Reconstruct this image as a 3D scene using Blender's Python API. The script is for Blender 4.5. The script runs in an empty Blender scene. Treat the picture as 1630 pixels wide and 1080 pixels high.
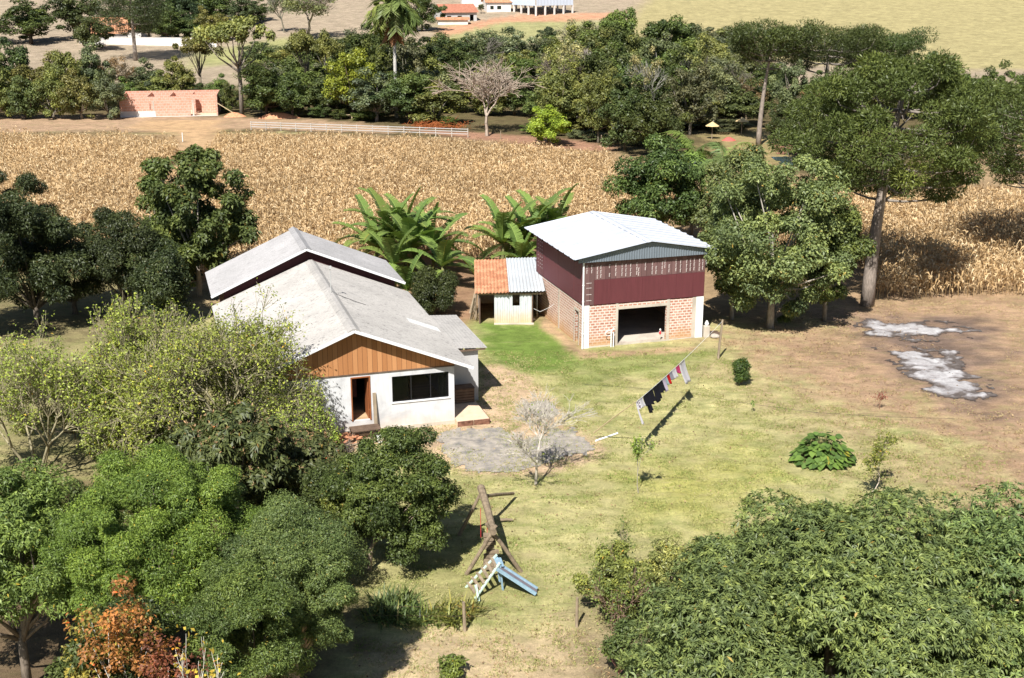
import bpy, math, random
import numpy as np
from mathutils import Vector, Matrix
C = bpy.context
scene = C.scene
col = scene.collection
R = math.radians
PI = math.pi

# ------------------------------------------------------------------ camera
F, TH, HC, CX, CY = 1950.0, R(16.9), 22.0, 815.0, 540.0
cam_d = bpy.data.cameras.new('camera'); cam = bpy.data.objects.new('camera', cam_d); col.objects.link(cam)
cam.location = (0, 0, HC); cam.rotation_euler = (PI/2 - TH, 0, 0)
cam_d.sensor_fit = 'HORIZONTAL'; cam_d.sensor_width = 36.0; cam_d.lens = 36.0*F/1630.0
cam_d.clip_start = 0.5; cam_d.clip_end = 6000
scene.camera = cam

# ------------------------------------------------------------------ light
SUNV = Vector((-0.27, -0.82, 1.0)).normalized()          # towards the sun
el = math.asin(SUNV.z); az = math.atan2(SUNV.x, SUNV.y)   # from +Y clockwise
world = bpy.data.worlds.new('World'); scene.world = world; world.use_nodes = True
wn = world.node_tree.nodes; wl = world.node_tree.links
sky = wn.new('ShaderNodeTexSky'); sky.sky_type = 'NISHITA'; sky.sun_disc = False
sky.sun_elevation = el; sky.sun_rotation = az; sky.altitude = 800; sky.dust_density = 1.0
wl.new(sky.outputs[0], wn['Background'].inputs[0]); wn['Background'].inputs[1].default_value = 0.05
sun_d = bpy.data.lights.new('sun', 'SUN'); sun_d.energy = 5.0; sun_d.angle = R(0.5); sun_d.color = (1.0, 0.965, 0.91)
sun = bpy.data.objects.new('sun', sun_d); col.objects.link(sun)
sun.rotation_euler = SUNV.to_track_quat('Z', 'Y').to_euler(); sun.location = (-20, -60, 90)
scene.view_settings.view_transform = 'Standard'; scene.view_settings.look = 'None'
scene.view_settings.exposure = 0.68; scene.view_settings.gamma = 1.0
try:
    scene.cycles.max_bounces = 6; scene.cycles.transparent_max_bounces = 8
except Exception: pass

# ------------------------------------------------------------------ survey helpers: the place was measured from the camera station
cT, sT = math.cos(TH), math.sin(TH)
def ztv(x, y):
    """height of the terrain"""
    u = np.maximum(np.asarray(y, float) - 200.0, 0)
    z = 0.1*u*u/(u+120.0)
    return z
def zt(x, y): return float(ztv(x, y))
def ray(px, py):
    u = (px-CX)/F; v = (CY-py)/F
    return np.array([u, cT+v*sT, -sT+v*cT])
def atz(px, py, z=0.0):
    d = ray(px, py); t = (z-HC)/d[2]
    return np.array([d[0]*t, d[1]*t, z])
def gnd(px, py):
    d = ray(px, py); t = 10.0
    while t < 3000:
        p = d*t
        if HC+p[2] <= zt(p[0], p[1]): break
        t += 0.5 + t*0.001
    lo, hi = t-2-t*.001, t
    for _ in range(20):
        m = (lo+hi)/2; p = d*m
        if HC+p[2] <= zt(p[0], p[1]): hi = m
        else: lo = m
    p = d*hi
    return np.array([p[0], p[1], zt(p[0], p[1])])
def projv(P):
    P = np.asarray(P, float); z = P[..., 2]-HC
    Z = P[..., 1]*cT - z*sT; Y = P[..., 1]*sT + z*cT
    return CX+F*P[..., 0]/Z, CY-F*Y/Z
def atD(px, py, D):
    """point at horizontal distance D (along y) on that sight line"""
    d = ray(px, py); t = D/d[1]
    return np.array([d[0]*t, D, HC+d[2]*t])
def mpx(D, z=0.0):   # metres per survey pixel at distance D
    return (D*cT - (z-HC)*sT)/F
def inpoly(X, Y, poly):
    X = np.asarray(X); Y = np.asarray(Y); ins = np.zeros(X.shape, bool); n = len(poly)
    for i in range(n):
        x1, y1 = poly[i]; x2, y2 = poly[(i+1) % n]
        if y1 == y2: continue
        c = ((y1 > Y) != (y2 > Y)) & (X < (x2-x1)*(Y-y1)/(y2-y1)+x1)
        ins ^= c
    return ins
def sdpoly(X, Y, poly):
    """signed distance (positive inside)"""
    d = np.full(X.shape, 1e9); n = len(poly)
    for i in range(n):
        a = np.array(poly[i], float); b = np.array(poly[(i+1) % n], float)
        e = b-a; L = (e@e)+1e-12
        t = np.clip(((X-a[0])*e[0]+(Y-a[1])*e[1])/L, 0, 1)
        d = np.minimum(d, np.hypot(X-a[0]-t*e[0], Y-a[1]-t*e[1]))
    return np.where(inpoly(X, Y, poly), d, -d)
def wpoly(pts): return [tuple(gnd(*p)[:2]) for p in pts]
_r = np.random.RandomState(5)
_waves = [(_r.uniform(-1, 1, 2)/s, _r.uniform(0, 6.28), s) for s in (9, 7, 5, 4, 3, 2.2, 1.7, 1.2, .9, .7, .5, .4) for _ in range(3)]
def wnoise(X, Y, smax=9, smin=0.3):
    o = np.zeros(np.shape(X)); w = 0
    for k, ph, s in _waves:
        if smin <= s <= smax:
            o += math.sqrt(s)*np.sin((X*k[0]+Y*k[1])*6.28+ph+1.7*np.sin((X*k[1]-Y*k[0])*4.1+ph)); w += s
    return o/math.sqrt(w+1e-9)

# ------------------------------------------------------------------ materials
class NT:
    def __init__(s, name):
        m = bpy.data.materials.new(name); m.use_nodes = True; s.m = m; s.n = m.node_tree.nodes; s.l = m.node_tree.links
        s.b = s.n['Principled BSDF']; s.out = s.n['Material Output']
    def new(s, t, **kw):
        n = s.n.new(t)
        for k, v in kw.items(): setattr(n, k, v)
        return n
    def link(s, a, b): s.l.new(a, b)
    def coord(s, w='Object', scale=(1, 1, 1), rot=(0, 0, 0)):
        if w == 'World': o = s.new('ShaderNodeNewGeometry').outputs['Position']
        else: o = s.new('ShaderNodeTexCoord').outputs[w]
        mp = s.new('ShaderNodeMapping'); mp.inputs['Scale'].default_value = scale; mp.inputs['Rotation'].default_value = rot
        s.link(o, mp.inputs[0]); return mp.outputs[0]
    def noise(s, vec, scale, det=4, rough=.55, dist=0):
        n = s.new('ShaderNodeTexNoise'); n.inputs['Scale'].default_value = scale; n.inputs['Detail'].default_value = det
        n.inputs['Roughness'].default_value = rough; n.inputs['Distortion'].default_value = dist
        s.link(vec, n.inputs['Vector']); return n.outputs['Fac']
    def ramp(s, fac, stops):
        r = s.new('ShaderNodeValToRGB'); e = r.color_ramp.elements
        while len(e) < len(stops): e.new(0.5)
        for i, (p, c) in enumerate(stops):
            e[i].position = p; e[i].color = (c, c, c, 1) if isinstance(c, (int, float)) else (*c, 1)
        s.link(fac, r.inputs[0]); return r.outputs[0]
    def mix(s, f, a, b, mode='MIX'):
        m = s.new('ShaderNodeMix', data_type='RGBA', blend_type=mode)
        for sock, v in ((m.inputs[0], f), (m.inputs[6], a), (m.inputs[7], b)):
            if isinstance(v, bpy.types.NodeSocket): s.link(v, sock)
            elif isinstance(v, (int, float)): sock.default_value = v if sock == m.inputs[0] else (v, v, v, 1)
            else: sock.default_value = (*v, 1)
        return m.outputs[2]
    def math(s, op, a, b=None):
        m = s.new('ShaderNodeMath', operation=op)
        for i, v in enumerate((a, b)):
            if v is None: continue
            if isinstance(v, bpy.types.NodeSocket): s.link(v, m.inputs[i])
            else: m.inputs[i].default_value = v
        return m.outputs[0]
    def bump(s, h, strength=.3, dist=.05):
        b = s.new('ShaderNodeBump'); b.inputs['Strength'].default_value = strength; b.inputs['Distance'].default_value = dist
        s.link(h, b.inputs['Height']); s.link(b.outputs[0], s.b.inputs['Normal'])
    def fin(s, colr=None, rough=.8, spec=.3, metal=0):
        if colr is not None:
            if isinstance(colr, bpy.types.NodeSocket): s.link(colr, s.b.inputs['Base Color'])
            else: s.b.inputs['Base Color'].default_value = (*colr, 1)
        s.b.inputs['Roughness'].default_value = rough; s.b.inputs['Specular IOR Level'].default_value = spec
        s.b.inputs['Metallic'].default_value = metal
        return s.m
M = {}
def simple(name, c, rough=.8, spec=.3, var=.25, scale=6, bump=.1, metal=0, c2=None, stretch=(1, 1, 1)):
    t = NT(name); v = t.coord('Object', scale=stretch)
    n = t.noise(v, scale, 6, .65)
    f = t.ramp(n, [(.3, 0.0), (.7, 1.0)])
    c1 = tuple(x*(1-var) for x in c); cc = c2 or tuple(min(1, x*(1+var*.6)) for x in c)
    o = t.mix(f, c1, cc)
    if bump: t.bump(n, bump, .02)
    M[name] = t.fin(o, rough, spec, metal); return M[name]
def leaf_mat():
    t = NT('leaf'); oi = t.new('ShaderNodeObjectInfo'); at = t.new('ShaderNodeAttribute', attribute_name='rnd')
    v = t.ramp(at.outputs['Fac'], [(0, (.45, .5, .55)), (.5, (.95, .97, .9)), (.965, (1.85, 1.7, 1.3)), (1, (2.7, 1.5, .9))])
    c = t.mix(1.0, oi.outputs['Color'], v, 'MULTIPLY')
    hs = t.new('ShaderNodeHueSaturation'); t.link(c, hs.inputs['Color'])
    t.link(t.math('ADD', t.math('MULTIPLY', oi.outputs['Random'], .024), .480), hs.inputs['Hue'])
    t.link(t.math('ADD', t.math('MULTIPLY', oi.outputs['Random'], .3), .85), hs.inputs['Value'])
    t.fin(hs.outputs[0], .48, .3)
    tr = t.new('ShaderNodeBsdfTranslucent'); br = t.mix(1.0, hs.outputs[0], (1.6, 1.7, .7), 'MULTIPLY'); t.link(br, tr.inputs[0])
    mx = t.new('ShaderNodeMixShader'); mx.inputs[0].default_value = .15
    t.link(t.b.outputs[0], mx.inputs[1]); t.link(tr.outputs[0], mx.inputs[2]); t.link(mx.outputs[0], t.out.inputs[0])
    M['leaf'] = t.m
leaf_mat()
def bark_mat():
    t = NT('bark'); oi = t.new('ShaderNodeObjectInfo'); v = t.coord('Object', scale=(3, 3, .8))
    n = t.noise(v, 3, 6, .7); f = t.ramp(n, [(.3, .5), (.7, 1.3)])
    c = t.mix(1.0, oi.outputs['Color'], f, 'MULTIPLY'); t.bump(n, .5, .05); M['bark'] = t.fin(c, .9, .1)
bark_mat()
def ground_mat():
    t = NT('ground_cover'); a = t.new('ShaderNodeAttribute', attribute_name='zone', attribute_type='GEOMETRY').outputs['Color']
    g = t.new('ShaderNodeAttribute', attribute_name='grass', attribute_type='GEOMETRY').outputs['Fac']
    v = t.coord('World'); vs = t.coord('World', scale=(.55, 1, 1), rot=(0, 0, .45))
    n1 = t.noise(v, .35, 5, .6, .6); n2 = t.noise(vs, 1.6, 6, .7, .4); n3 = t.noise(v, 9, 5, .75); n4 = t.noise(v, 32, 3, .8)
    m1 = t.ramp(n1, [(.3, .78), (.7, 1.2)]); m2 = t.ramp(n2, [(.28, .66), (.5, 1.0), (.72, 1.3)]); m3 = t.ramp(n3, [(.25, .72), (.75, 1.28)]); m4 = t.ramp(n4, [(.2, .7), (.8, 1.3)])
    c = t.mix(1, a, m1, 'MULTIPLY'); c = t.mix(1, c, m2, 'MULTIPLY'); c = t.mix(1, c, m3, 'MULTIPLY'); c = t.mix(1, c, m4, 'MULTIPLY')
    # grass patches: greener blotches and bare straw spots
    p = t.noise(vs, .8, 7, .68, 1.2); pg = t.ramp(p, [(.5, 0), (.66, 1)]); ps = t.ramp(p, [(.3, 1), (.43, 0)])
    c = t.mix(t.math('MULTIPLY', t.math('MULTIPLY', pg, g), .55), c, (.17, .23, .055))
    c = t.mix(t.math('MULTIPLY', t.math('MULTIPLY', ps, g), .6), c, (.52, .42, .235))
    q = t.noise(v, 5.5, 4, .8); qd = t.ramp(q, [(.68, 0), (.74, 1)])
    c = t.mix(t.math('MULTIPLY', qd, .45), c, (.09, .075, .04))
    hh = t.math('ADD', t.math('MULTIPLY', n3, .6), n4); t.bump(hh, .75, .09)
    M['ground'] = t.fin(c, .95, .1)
ground_mat()
def brick_mat(name, c1, c2, mortar, bw=.3, bh=.17, ms=.034, stain=None):
    t = NT(name); tc = t.new('ShaderNodeTexCoord').outputs['Object']; sx = t.new('ShaderNodeSeparateXYZ'); t.link(tc, sx.inputs[0])
    cb = t.new('ShaderNodeCombineXYZ'); t.link(t.math('ADD', sx.outputs[0], sx.outputs[1]), cb.inputs[0]); t.link(sx.outputs[2], cb.inputs[1])
    b = t.new('ShaderNodeTexBrick'); t.link(cb.outputs[0], b.inputs['Vector']); b.inputs['Scale'].default_value = 1
    b.inputs['Brick Width'].default_value = bw; b.inputs['Row Height'].default_value = bh; b.inputs['Mortar Size'].default_value = ms
    b.inputs['Mortar Smooth'].default_value = .3; b.inputs['Bias'].default_value = -.25
    b.inputs['Color1'].default_value = (*c1, 1); b.inputs['Color2'].default_value = (*c2, 1); b.inputs['Mortar'].default_value = (*mortar, 1)
    n = t.noise(tc, 5, 6, .7); f = t.ramp(n, [(.3, .72), (.7, 1.2)])
    c = t.mix(1, b.outputs['Color'], f, 'MULTIPLY')
    n2 = t.noise(tc, 11, 3, .8); d = t.ramp(n2, [(.66, 0), (.72, 1)]); c = t.mix(t.math('MULTIPLY', d, .7), c, (.13, .05, .03))
    if stain:
        n3 = t.noise(tc, 1.3, 5, .6); zz = t.math('ADD', sx.outputs[2], t.math('MULTIPLY', n3, -1.2)); m = t.new('ShaderNodeMapRange'); t.link(zz, m.inputs[0])
        m.inputs[1].default_value = -.5; m.inputs[2].default_value = .35; m.inputs[3].default_value = .75; m.inputs[4].default_value = 0
        c = t.mix(m.outputs[0], c, stain)
    t.bump(b.outputs['Fac'], -.4, .02); M[name] = t.fin(c, .9, .15)
brick_mat('brick', (.46, .21, .14), (.64, .40, .31), (.70, .62, .55), stain=(.50, .30, .14))
brick_mat('brick_far', (.60, .31, .22), (.66, .38, .29), (.64, .50, .42), .6, .4, .03)
def plaster(name, c, stain=(.42, .38, .33), amt=.35, mud=None):
    t = NT(name); v = t.coord('Object'); n = t.noise(v, .7, 6, .6, .5); f = t.ramp(n, [(.45, 0), (.62, 1)])
    c1 = t.mix(t.math('MULTIPLY', f, amt), c, stain)
    vs = t.coord('Object', scale=(6, 6, .5)); n2 = t.noise(vs, 1.5, 5, .7); f2 = t.ramp(n2, [(.5, 0), (.75, 1)])
    c2 = t.mix(t.math('MULTIPLY', f2, amt*.7), c1, stain)
    if mud:
        sx = t.new('ShaderNodeSeparateXYZ'); t.link(t.coord('Object'), sx.inputs[0]); n3 = t.noise(v, 2.5, 5, .6)
        m = t.new('ShaderNodeMapRange'); t.link(t.math('ADD', sx.outputs[2], t.math('MULTIPLY', n3, -.8)), m.inputs[0])
        m.inputs[1].default_value = -.4; m.inputs[2].default_value = .45; m.inputs[3].default_value = .8; m.inputs[4].default_value = 0
        c2 = t.mix(m.outputs[0], c2, mud)
    t.bump(t.noise(v, 20, 4), .15, .01); M[name] = t.fin(c2, .85, .25)
plaster('white_plaster', (.66, .665, .675), (.43, .43, .44), .7, mud=(.60, .50, .40))
plaster('grey_plaster', (.50, .50, .50))
plaster('concrete', (.56, .50, .42), (.30, .26, .21), .5)
plaster('white_paint', (.80, .80, .80), amt=.12)
plaster('far_white', (.72, .69, .66), amt=.3)
def planks(name, c1, c2, pitch=.2, axis=0, gapc=(.06, .03, .015), rough=.7):
    t = NT(name); tc = t.new('ShaderNodeTexCoord').outputs['Object']; sx = t.new('ShaderNodeSeparateXYZ'); t.link(tc, sx.inputs[0])
    x = sx.outputs[axis]; k = t.math('MULTIPLY', x, 1/pitch); fl = t.math('FLOOR', k); fr = t.math('SUBTRACT', k, fl)
    wn_ = t.new('ShaderNodeTexWhiteNoise', noise_dimensions='1D'); t.link(fl, wn_.inputs['W'])
    sc = [14, 14, 14]; sc[2 if axis != 2 else 0] = 1.2
    g = t.noise(t.coord('Object', scale=tuple(sc)), 1.0, 5, .65)
    f = t.math('ADD', t.math('MULTIPLY', wn_.outputs[0], .65), t.math('MULTIPLY', g, .35))
    c = t.mix(f, c1, c2); gap = t.math('LESS_THAN', fr, .055); c = t.mix(gap, c, gapc)
    t.bump(t.math('SUBTRACT', g, t.math('MULTIPLY', gap, 2.0)), .3, .01); M[name] = t.fin(c, rough, .3)
planks('gable_planks', (.36, .15, .055), (.58, .29, .125), .24)
planks('floor_boards', (.40, .27, .15), (.58, .42, .25), .22, 1)
def roofm(name, c, dark, flecks=.5, sc=(1, 1, 1), rough=.75, spec=.3, seed=0):
    t = NT(name); v = t.coord('Object', scale=sc, rot=(0, 0, seed)); n = t.noise(v, 3.2, 8, .72, .4); f = t.ramp(n, [(.53, 0), (.70, 1)])
    n2 = t.noise(t.coord('Object'), .4, 4, .6); f2 = t.ramp(n2, [(.3, .85), (.7, 1.08)])
    cc = t.mix(t.math('MULTIPLY', f, flecks), c, dark); cc = t.mix(1, cc, f2, 'MULTIPLY')
    n3 = t.noise(t.coord('Object', scale=(.8, 1, 1)), 16, 4, .8); f3 = t.ramp(n3, [(.35, .82), (.65, 1.08)]); cc = t.mix(1, cc, f3, 'MULTIPLY')
    t.bump(n3, .15, .01); M[name] = t.fin(cc, rough, spec)
roofm('roof_fibre', (.435, .412, .385), (.15, .145, .14), .9, (1.0, 2.6, 1))
roofm('roof_fibre_old', (.38, .37, .37), (.20, .19, .19), .85, (.5, 5, 1))
roofm('roof_white', (.56, .59, .65), (.6, .62, .66), .25, (.3, 2, 1), .5, .4)
roofm('tin', (.55, .58, .60), (.33, .32, .30), .6, (3, .6, 1), .5, .5)
roofm('skylight', (.62, .62, .60), (.7, .7, .68), .2, (1, 1, 1), .4, .5)
def tin_dirty():
    t = NT('tin_wall'); v = t.coord('Object', scale=(8, 8, 1)); n = t.noise(v, 1, 5, .7); c = t.mix(t.ramp(n, [(.3, 0), (.7, 1)]), (.42, .46, .49), (.66, .69, .70))
    sx = t.new('ShaderNodeSeparateXYZ'); t.link(t.coord('Object'), sx.inputs[0])
    m = t.new('ShaderNodeMapRange'); t.link(t.math('ADD', sx.outputs[2], t.math('MULTIPLY', t.noise(t.coord('Object'), 3, 4), -.8)), m.inputs[0])
    m.inputs[1].default_value = -.35; m.inputs[2].default_value = .6; m.inputs[3].default_value = .85; m.inputs[4].default_value = 0
    c = t.mix(m.outputs[0], c, (.56, .42, .20)); M['tin_wall'] = t.fin(c, .55, .4)
tin_dirty()
def tiles_mat(name, c1, c2, w=.24, h=.36):
    t = NT(name); v = t.coord('Object'); n = t.noise(v, 3.2, 4, .7); n2 = t.noise(v, 9, 3, .8)
    vo = t.new('ShaderNodeTexVoronoi'); vo.inputs['Scale'].default_value = 3.3; t.link(v, vo.inputs['Vector'])
    sp = t.new('ShaderNodeSeparateColor'); t.link(vo.outputs['Color'], sp.inputs[0])
    c = t.mix(sp.outputs[0], c1, c2); c = t.mix(t.math('MULTIPLY', t.ramp(n2, [(.58, 0), (.66, 1)]), .65), c, (.20, .07, .035))
    M[name] = t.fin(c, .85, .2)
tiles_mat('roof_tiles', (.42, .18, .095), (.60, .33, .19))
tiles_mat('roof_tiles_old', (.34, .14, .09), (.46, .20, .13))
simple('maroon', (.125, .034, .040), .55, .35, .15, 1.5, .05, stretch=(3, 3, .4))
simple('maroon_dark', (.06, .018, .02), .7, .25, .2, 2)
planks('maroon_boards', (.105, .055, .053), (.20, .115, .11), .33, gapc=(.04, .015, .015))
planks('maroon_boards_side', (.095, .036, .038), (.19, .075, .075), .33, axis=1, gapc=(.04, .015, .015))
simple('pale_print', (.55, .48, .46), .7, .2, .3, 8)
simple('grey_metal', (.16, .19, .22), .5, .4, .12, 2)
simple('door_frame', (.30, .10, .035), .6, .35, .2, 5)
simple('weathered_wood', (.34, .27, .19), .9, .1, .4, 4, .4, stretch=(1, 1, .3))
simple('old_board', (.16, .11, .08), .9, .1, .4, 3, .3)
simple('log_wood', (.27, .21, .145), .9, .1, .45, 5, .5)
simple('black_plastic', (.02, .02, .022), .6, .3, .2, 4)
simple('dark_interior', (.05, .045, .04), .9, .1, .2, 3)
simple('curtain', (.02, .028, .02), .9, .1, .3, 8)
simple('white_plastic', (.82, .82, .80), .45, .4, .06, 4)
simple('grey_pipe', (.50, .50, .48), .5, .4, .1, 4)
simple('paint_blue', (.27, .40, .50), .5, .35, .25, 9)
simple('paint_mint', (.55, .72, .62), .6, .3, .25, 9)
simple('slide_bed', (.20, .17, .18), .6, .3, .3, 5)
simple('beige_slab', (.68, .52, .37), .85, .2, .15, 3)
simple('step_tile', (.13, .045, .03), .35, .5, .6, 5, c2=(.30, .15, .10))
simple('clay', (.62, .30, .17), .9, .1, .35, 3)
simple('red_earth', (.30, .15, .10), .95, .1, .35, 3)
simple('rock', (.45, .40, .34), .95, .1, .3, 3, .4)
simple('straw', (.66, .50, .26), .95, .1, .2, 8, .3)
simple('gravel', (.25, .24, .23), .95, .15, .3, 2.2, .6, c2=(.44, .385, .32))
simple('sand_pale', (.60, .47, .33), .95, .1, .3, 5, .5)
simple('pink_paint', (.55, .12, .10), .7, .3, .1, 4)
simple('far_blue', (.50, .58, .68), .6, .3, .06, 1)
simple('bamboo', (.50, .40, .24), .6, .3, .2, 8)
simple('cloth_black', (.012, .012, .018), .9, .1, .3, 5)
simple('cloth_white', (.74, .72, .76), .9, .1, .08, 6)
simple('cloth_grey', (.33, .32, .37), .9, .1, .15, 6)
simple('cloth_lilac', (.62, .56, .68), .9, .1, .1, 6)
simple('cloth_red', (.60, .02, .02), .9, .1, .2, 6)
simple('cloth_teal', (.20, .27, .28), .9, .1, .2, 6)
simple('cloth_pink', (.65, .08, .22), .9, .1, .2, 6)
simple('toy_red', (.6, .04, .05), .5, .4, .1, 6)
simple('rust_leaf', (.42, .14, .05), .9, .1, .4, 6)
def cloth_pattern():
    t = NT('cloth_spotted'); n = t.noise(t.coord('Object'), 14, 3, .6); c = t.mix(t.ramp(n, [(.5, 0), (.54, 1)]), (.72, .70, .72), (.07, .03, .06)); M['cloth_spotted'] = t.fin(c, .9, .1)
cloth_pattern()
for k_ in ('cloth_white', 'cloth_lilac', 'cloth_red', 'cloth_pink', 'cloth_grey'):
    nt = M[k_].node_tree; b_ = nt.nodes['Principled BSDF']; o_ = nt.nodes['Material Output']; tr_ = nt.nodes.new('ShaderNodeBsdfTranslucent'); mx_ = nt.nodes.new('ShaderNodeMixShader'); mx_.inputs[0].default_value = .45
    nt.links.new(b_.inputs['Base Color'].links[0].from_socket, tr_.inputs[0]); nt.links.new(b_.outputs[0], mx_.inputs[1]); nt.links.new(tr_.outputs[0], mx_.inputs[2]); nt.links.new(mx_.outputs[0], o_.inputs[0])
def water_mat():
    t = NT('water'); t.bump(t.noise(t.coord('World'), 1.5, 3), .08, .05); M['water'] = t.fin((.05, .08, .09), .06, .6)
water_mat()
def glass_mat():
    t = NT('glass'); tr = t.new('ShaderNodeBsdfTransparent'); gl = t.new('ShaderNodeBsdfGlossy'); gl.inputs['Roughness'].default_value = .03
    fr = t.new('ShaderNodeFresnel'); fr.inputs[0].default_value = 1.2; mx = t.new('ShaderNodeMixShader')
    t.link(fr.outputs[0], mx.inputs[0]); t.link(tr.outputs[0], mx.inputs[1]); t.link(gl.outputs[0], mx.inputs[2]); t.link(mx.outputs[0], t.out.inputs[0]); M['glass'] = t.m
glass_mat()
def ash_mat():
    t = NT('ash'); v = t.coord('World', scale=(.6, 1, 1), rot=(0, 0, .35)); n = t.noise(v, .7, 8, .75, 1.0); n2 = t.noise(t.coord('World'), 6, 6, .8)
    f = t.math('ADD', t.math('MULTIPLY', n, .7), t.math('MULTIPLY', n2, .3))
    at = t.new('ShaderNodeAttribute', attribute_name='edge').outputs['Fac']
    f = t.math('ADD', f, t.math('MULTIPLY', at, .36))
    c = t.ramp(f, [(.42, (.07, .055, .05)), (.66, (.13, .11, .10)), (.80, (.30, .28, .28)), (1, (.56, .55, .55))]); t.bump(n2, .6, .06); M['ash'] = t.fin(c, .95, .1)
ash_mat()

# ------------------------------------------------------------------ object helpers
def tag(o, label=None, cat=None, group=None, kind=None):
    if label: o['label'] = label
    if cat: o['category'] = cat
    if group: o['group'] = group
    if kind: o['kind'] = kind
    return o
def empty(name, loc, rz=0, label=None, cat=None, group=None):
    o = bpy.data.objects.new(name, None); col.objects.link(o); o.location = tuple(float(v) for v in loc); o.rotation_euler = (0, 0, rz); o.empty_display_size = .3
    return tag(o, label, cat, group)
def npmesh(name, V, Q, mats, parent=None, attrs=None, smooth=False, mi=None, T=None):
    """V (n,3) float, Q (m,4) int quads, T (k,3) int tris"""
    me = bpy.data.meshes.new(name); V = np.ascontiguousarray(V, np.float32)
    Q = np.zeros((0, 4), np.int32) if Q is None else np.ascontiguousarray(Q, np.int32)
    T = np.zeros((0, 3), np.int32) if T is None else np.ascontiguousarray(T, np.int32)
    me.vertices.add(len(V)); me.vertices.foreach_set('co', V.ravel())
    nl = Q.size+T.size; me.loops.add(nl); me.loops.foreach_set('vertex_index', np.concatenate([Q.ravel(), T.ravel()]))
    nf = len(Q)+len(T); me.polygons.add(nf)
    st = np.concatenate([np.arange(len(Q))*4, len(Q)*4+np.arange(len(T))*3]).astype(np.int32)
    me.polygons.foreach_set('loop_start', st)
    if mi is not None: me.polygons.foreach_set('material_index', np.asarray(mi, np.int32))
    me.update(calc_edges=True); me.validate()
    if attrs:
        for k, (typ, arr) in attrs.items():
            a = me.attributes.new(k, typ, 'POINT')
            a.data.foreach_set('color' if typ == 'FLOAT_COLOR' else 'value', np.ascontiguousarray(arr, np.float32).ravel())
    for m in (mats if isinstance(mats, (list, tuple)) else [mats]): me.materials.append(M[m])
    if smooth: me.shade_smooth()
    o = bpy.data.objects.new(name, me); col.objects.link(o)
    if parent is not None: o.parent = parent
    return o
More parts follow.
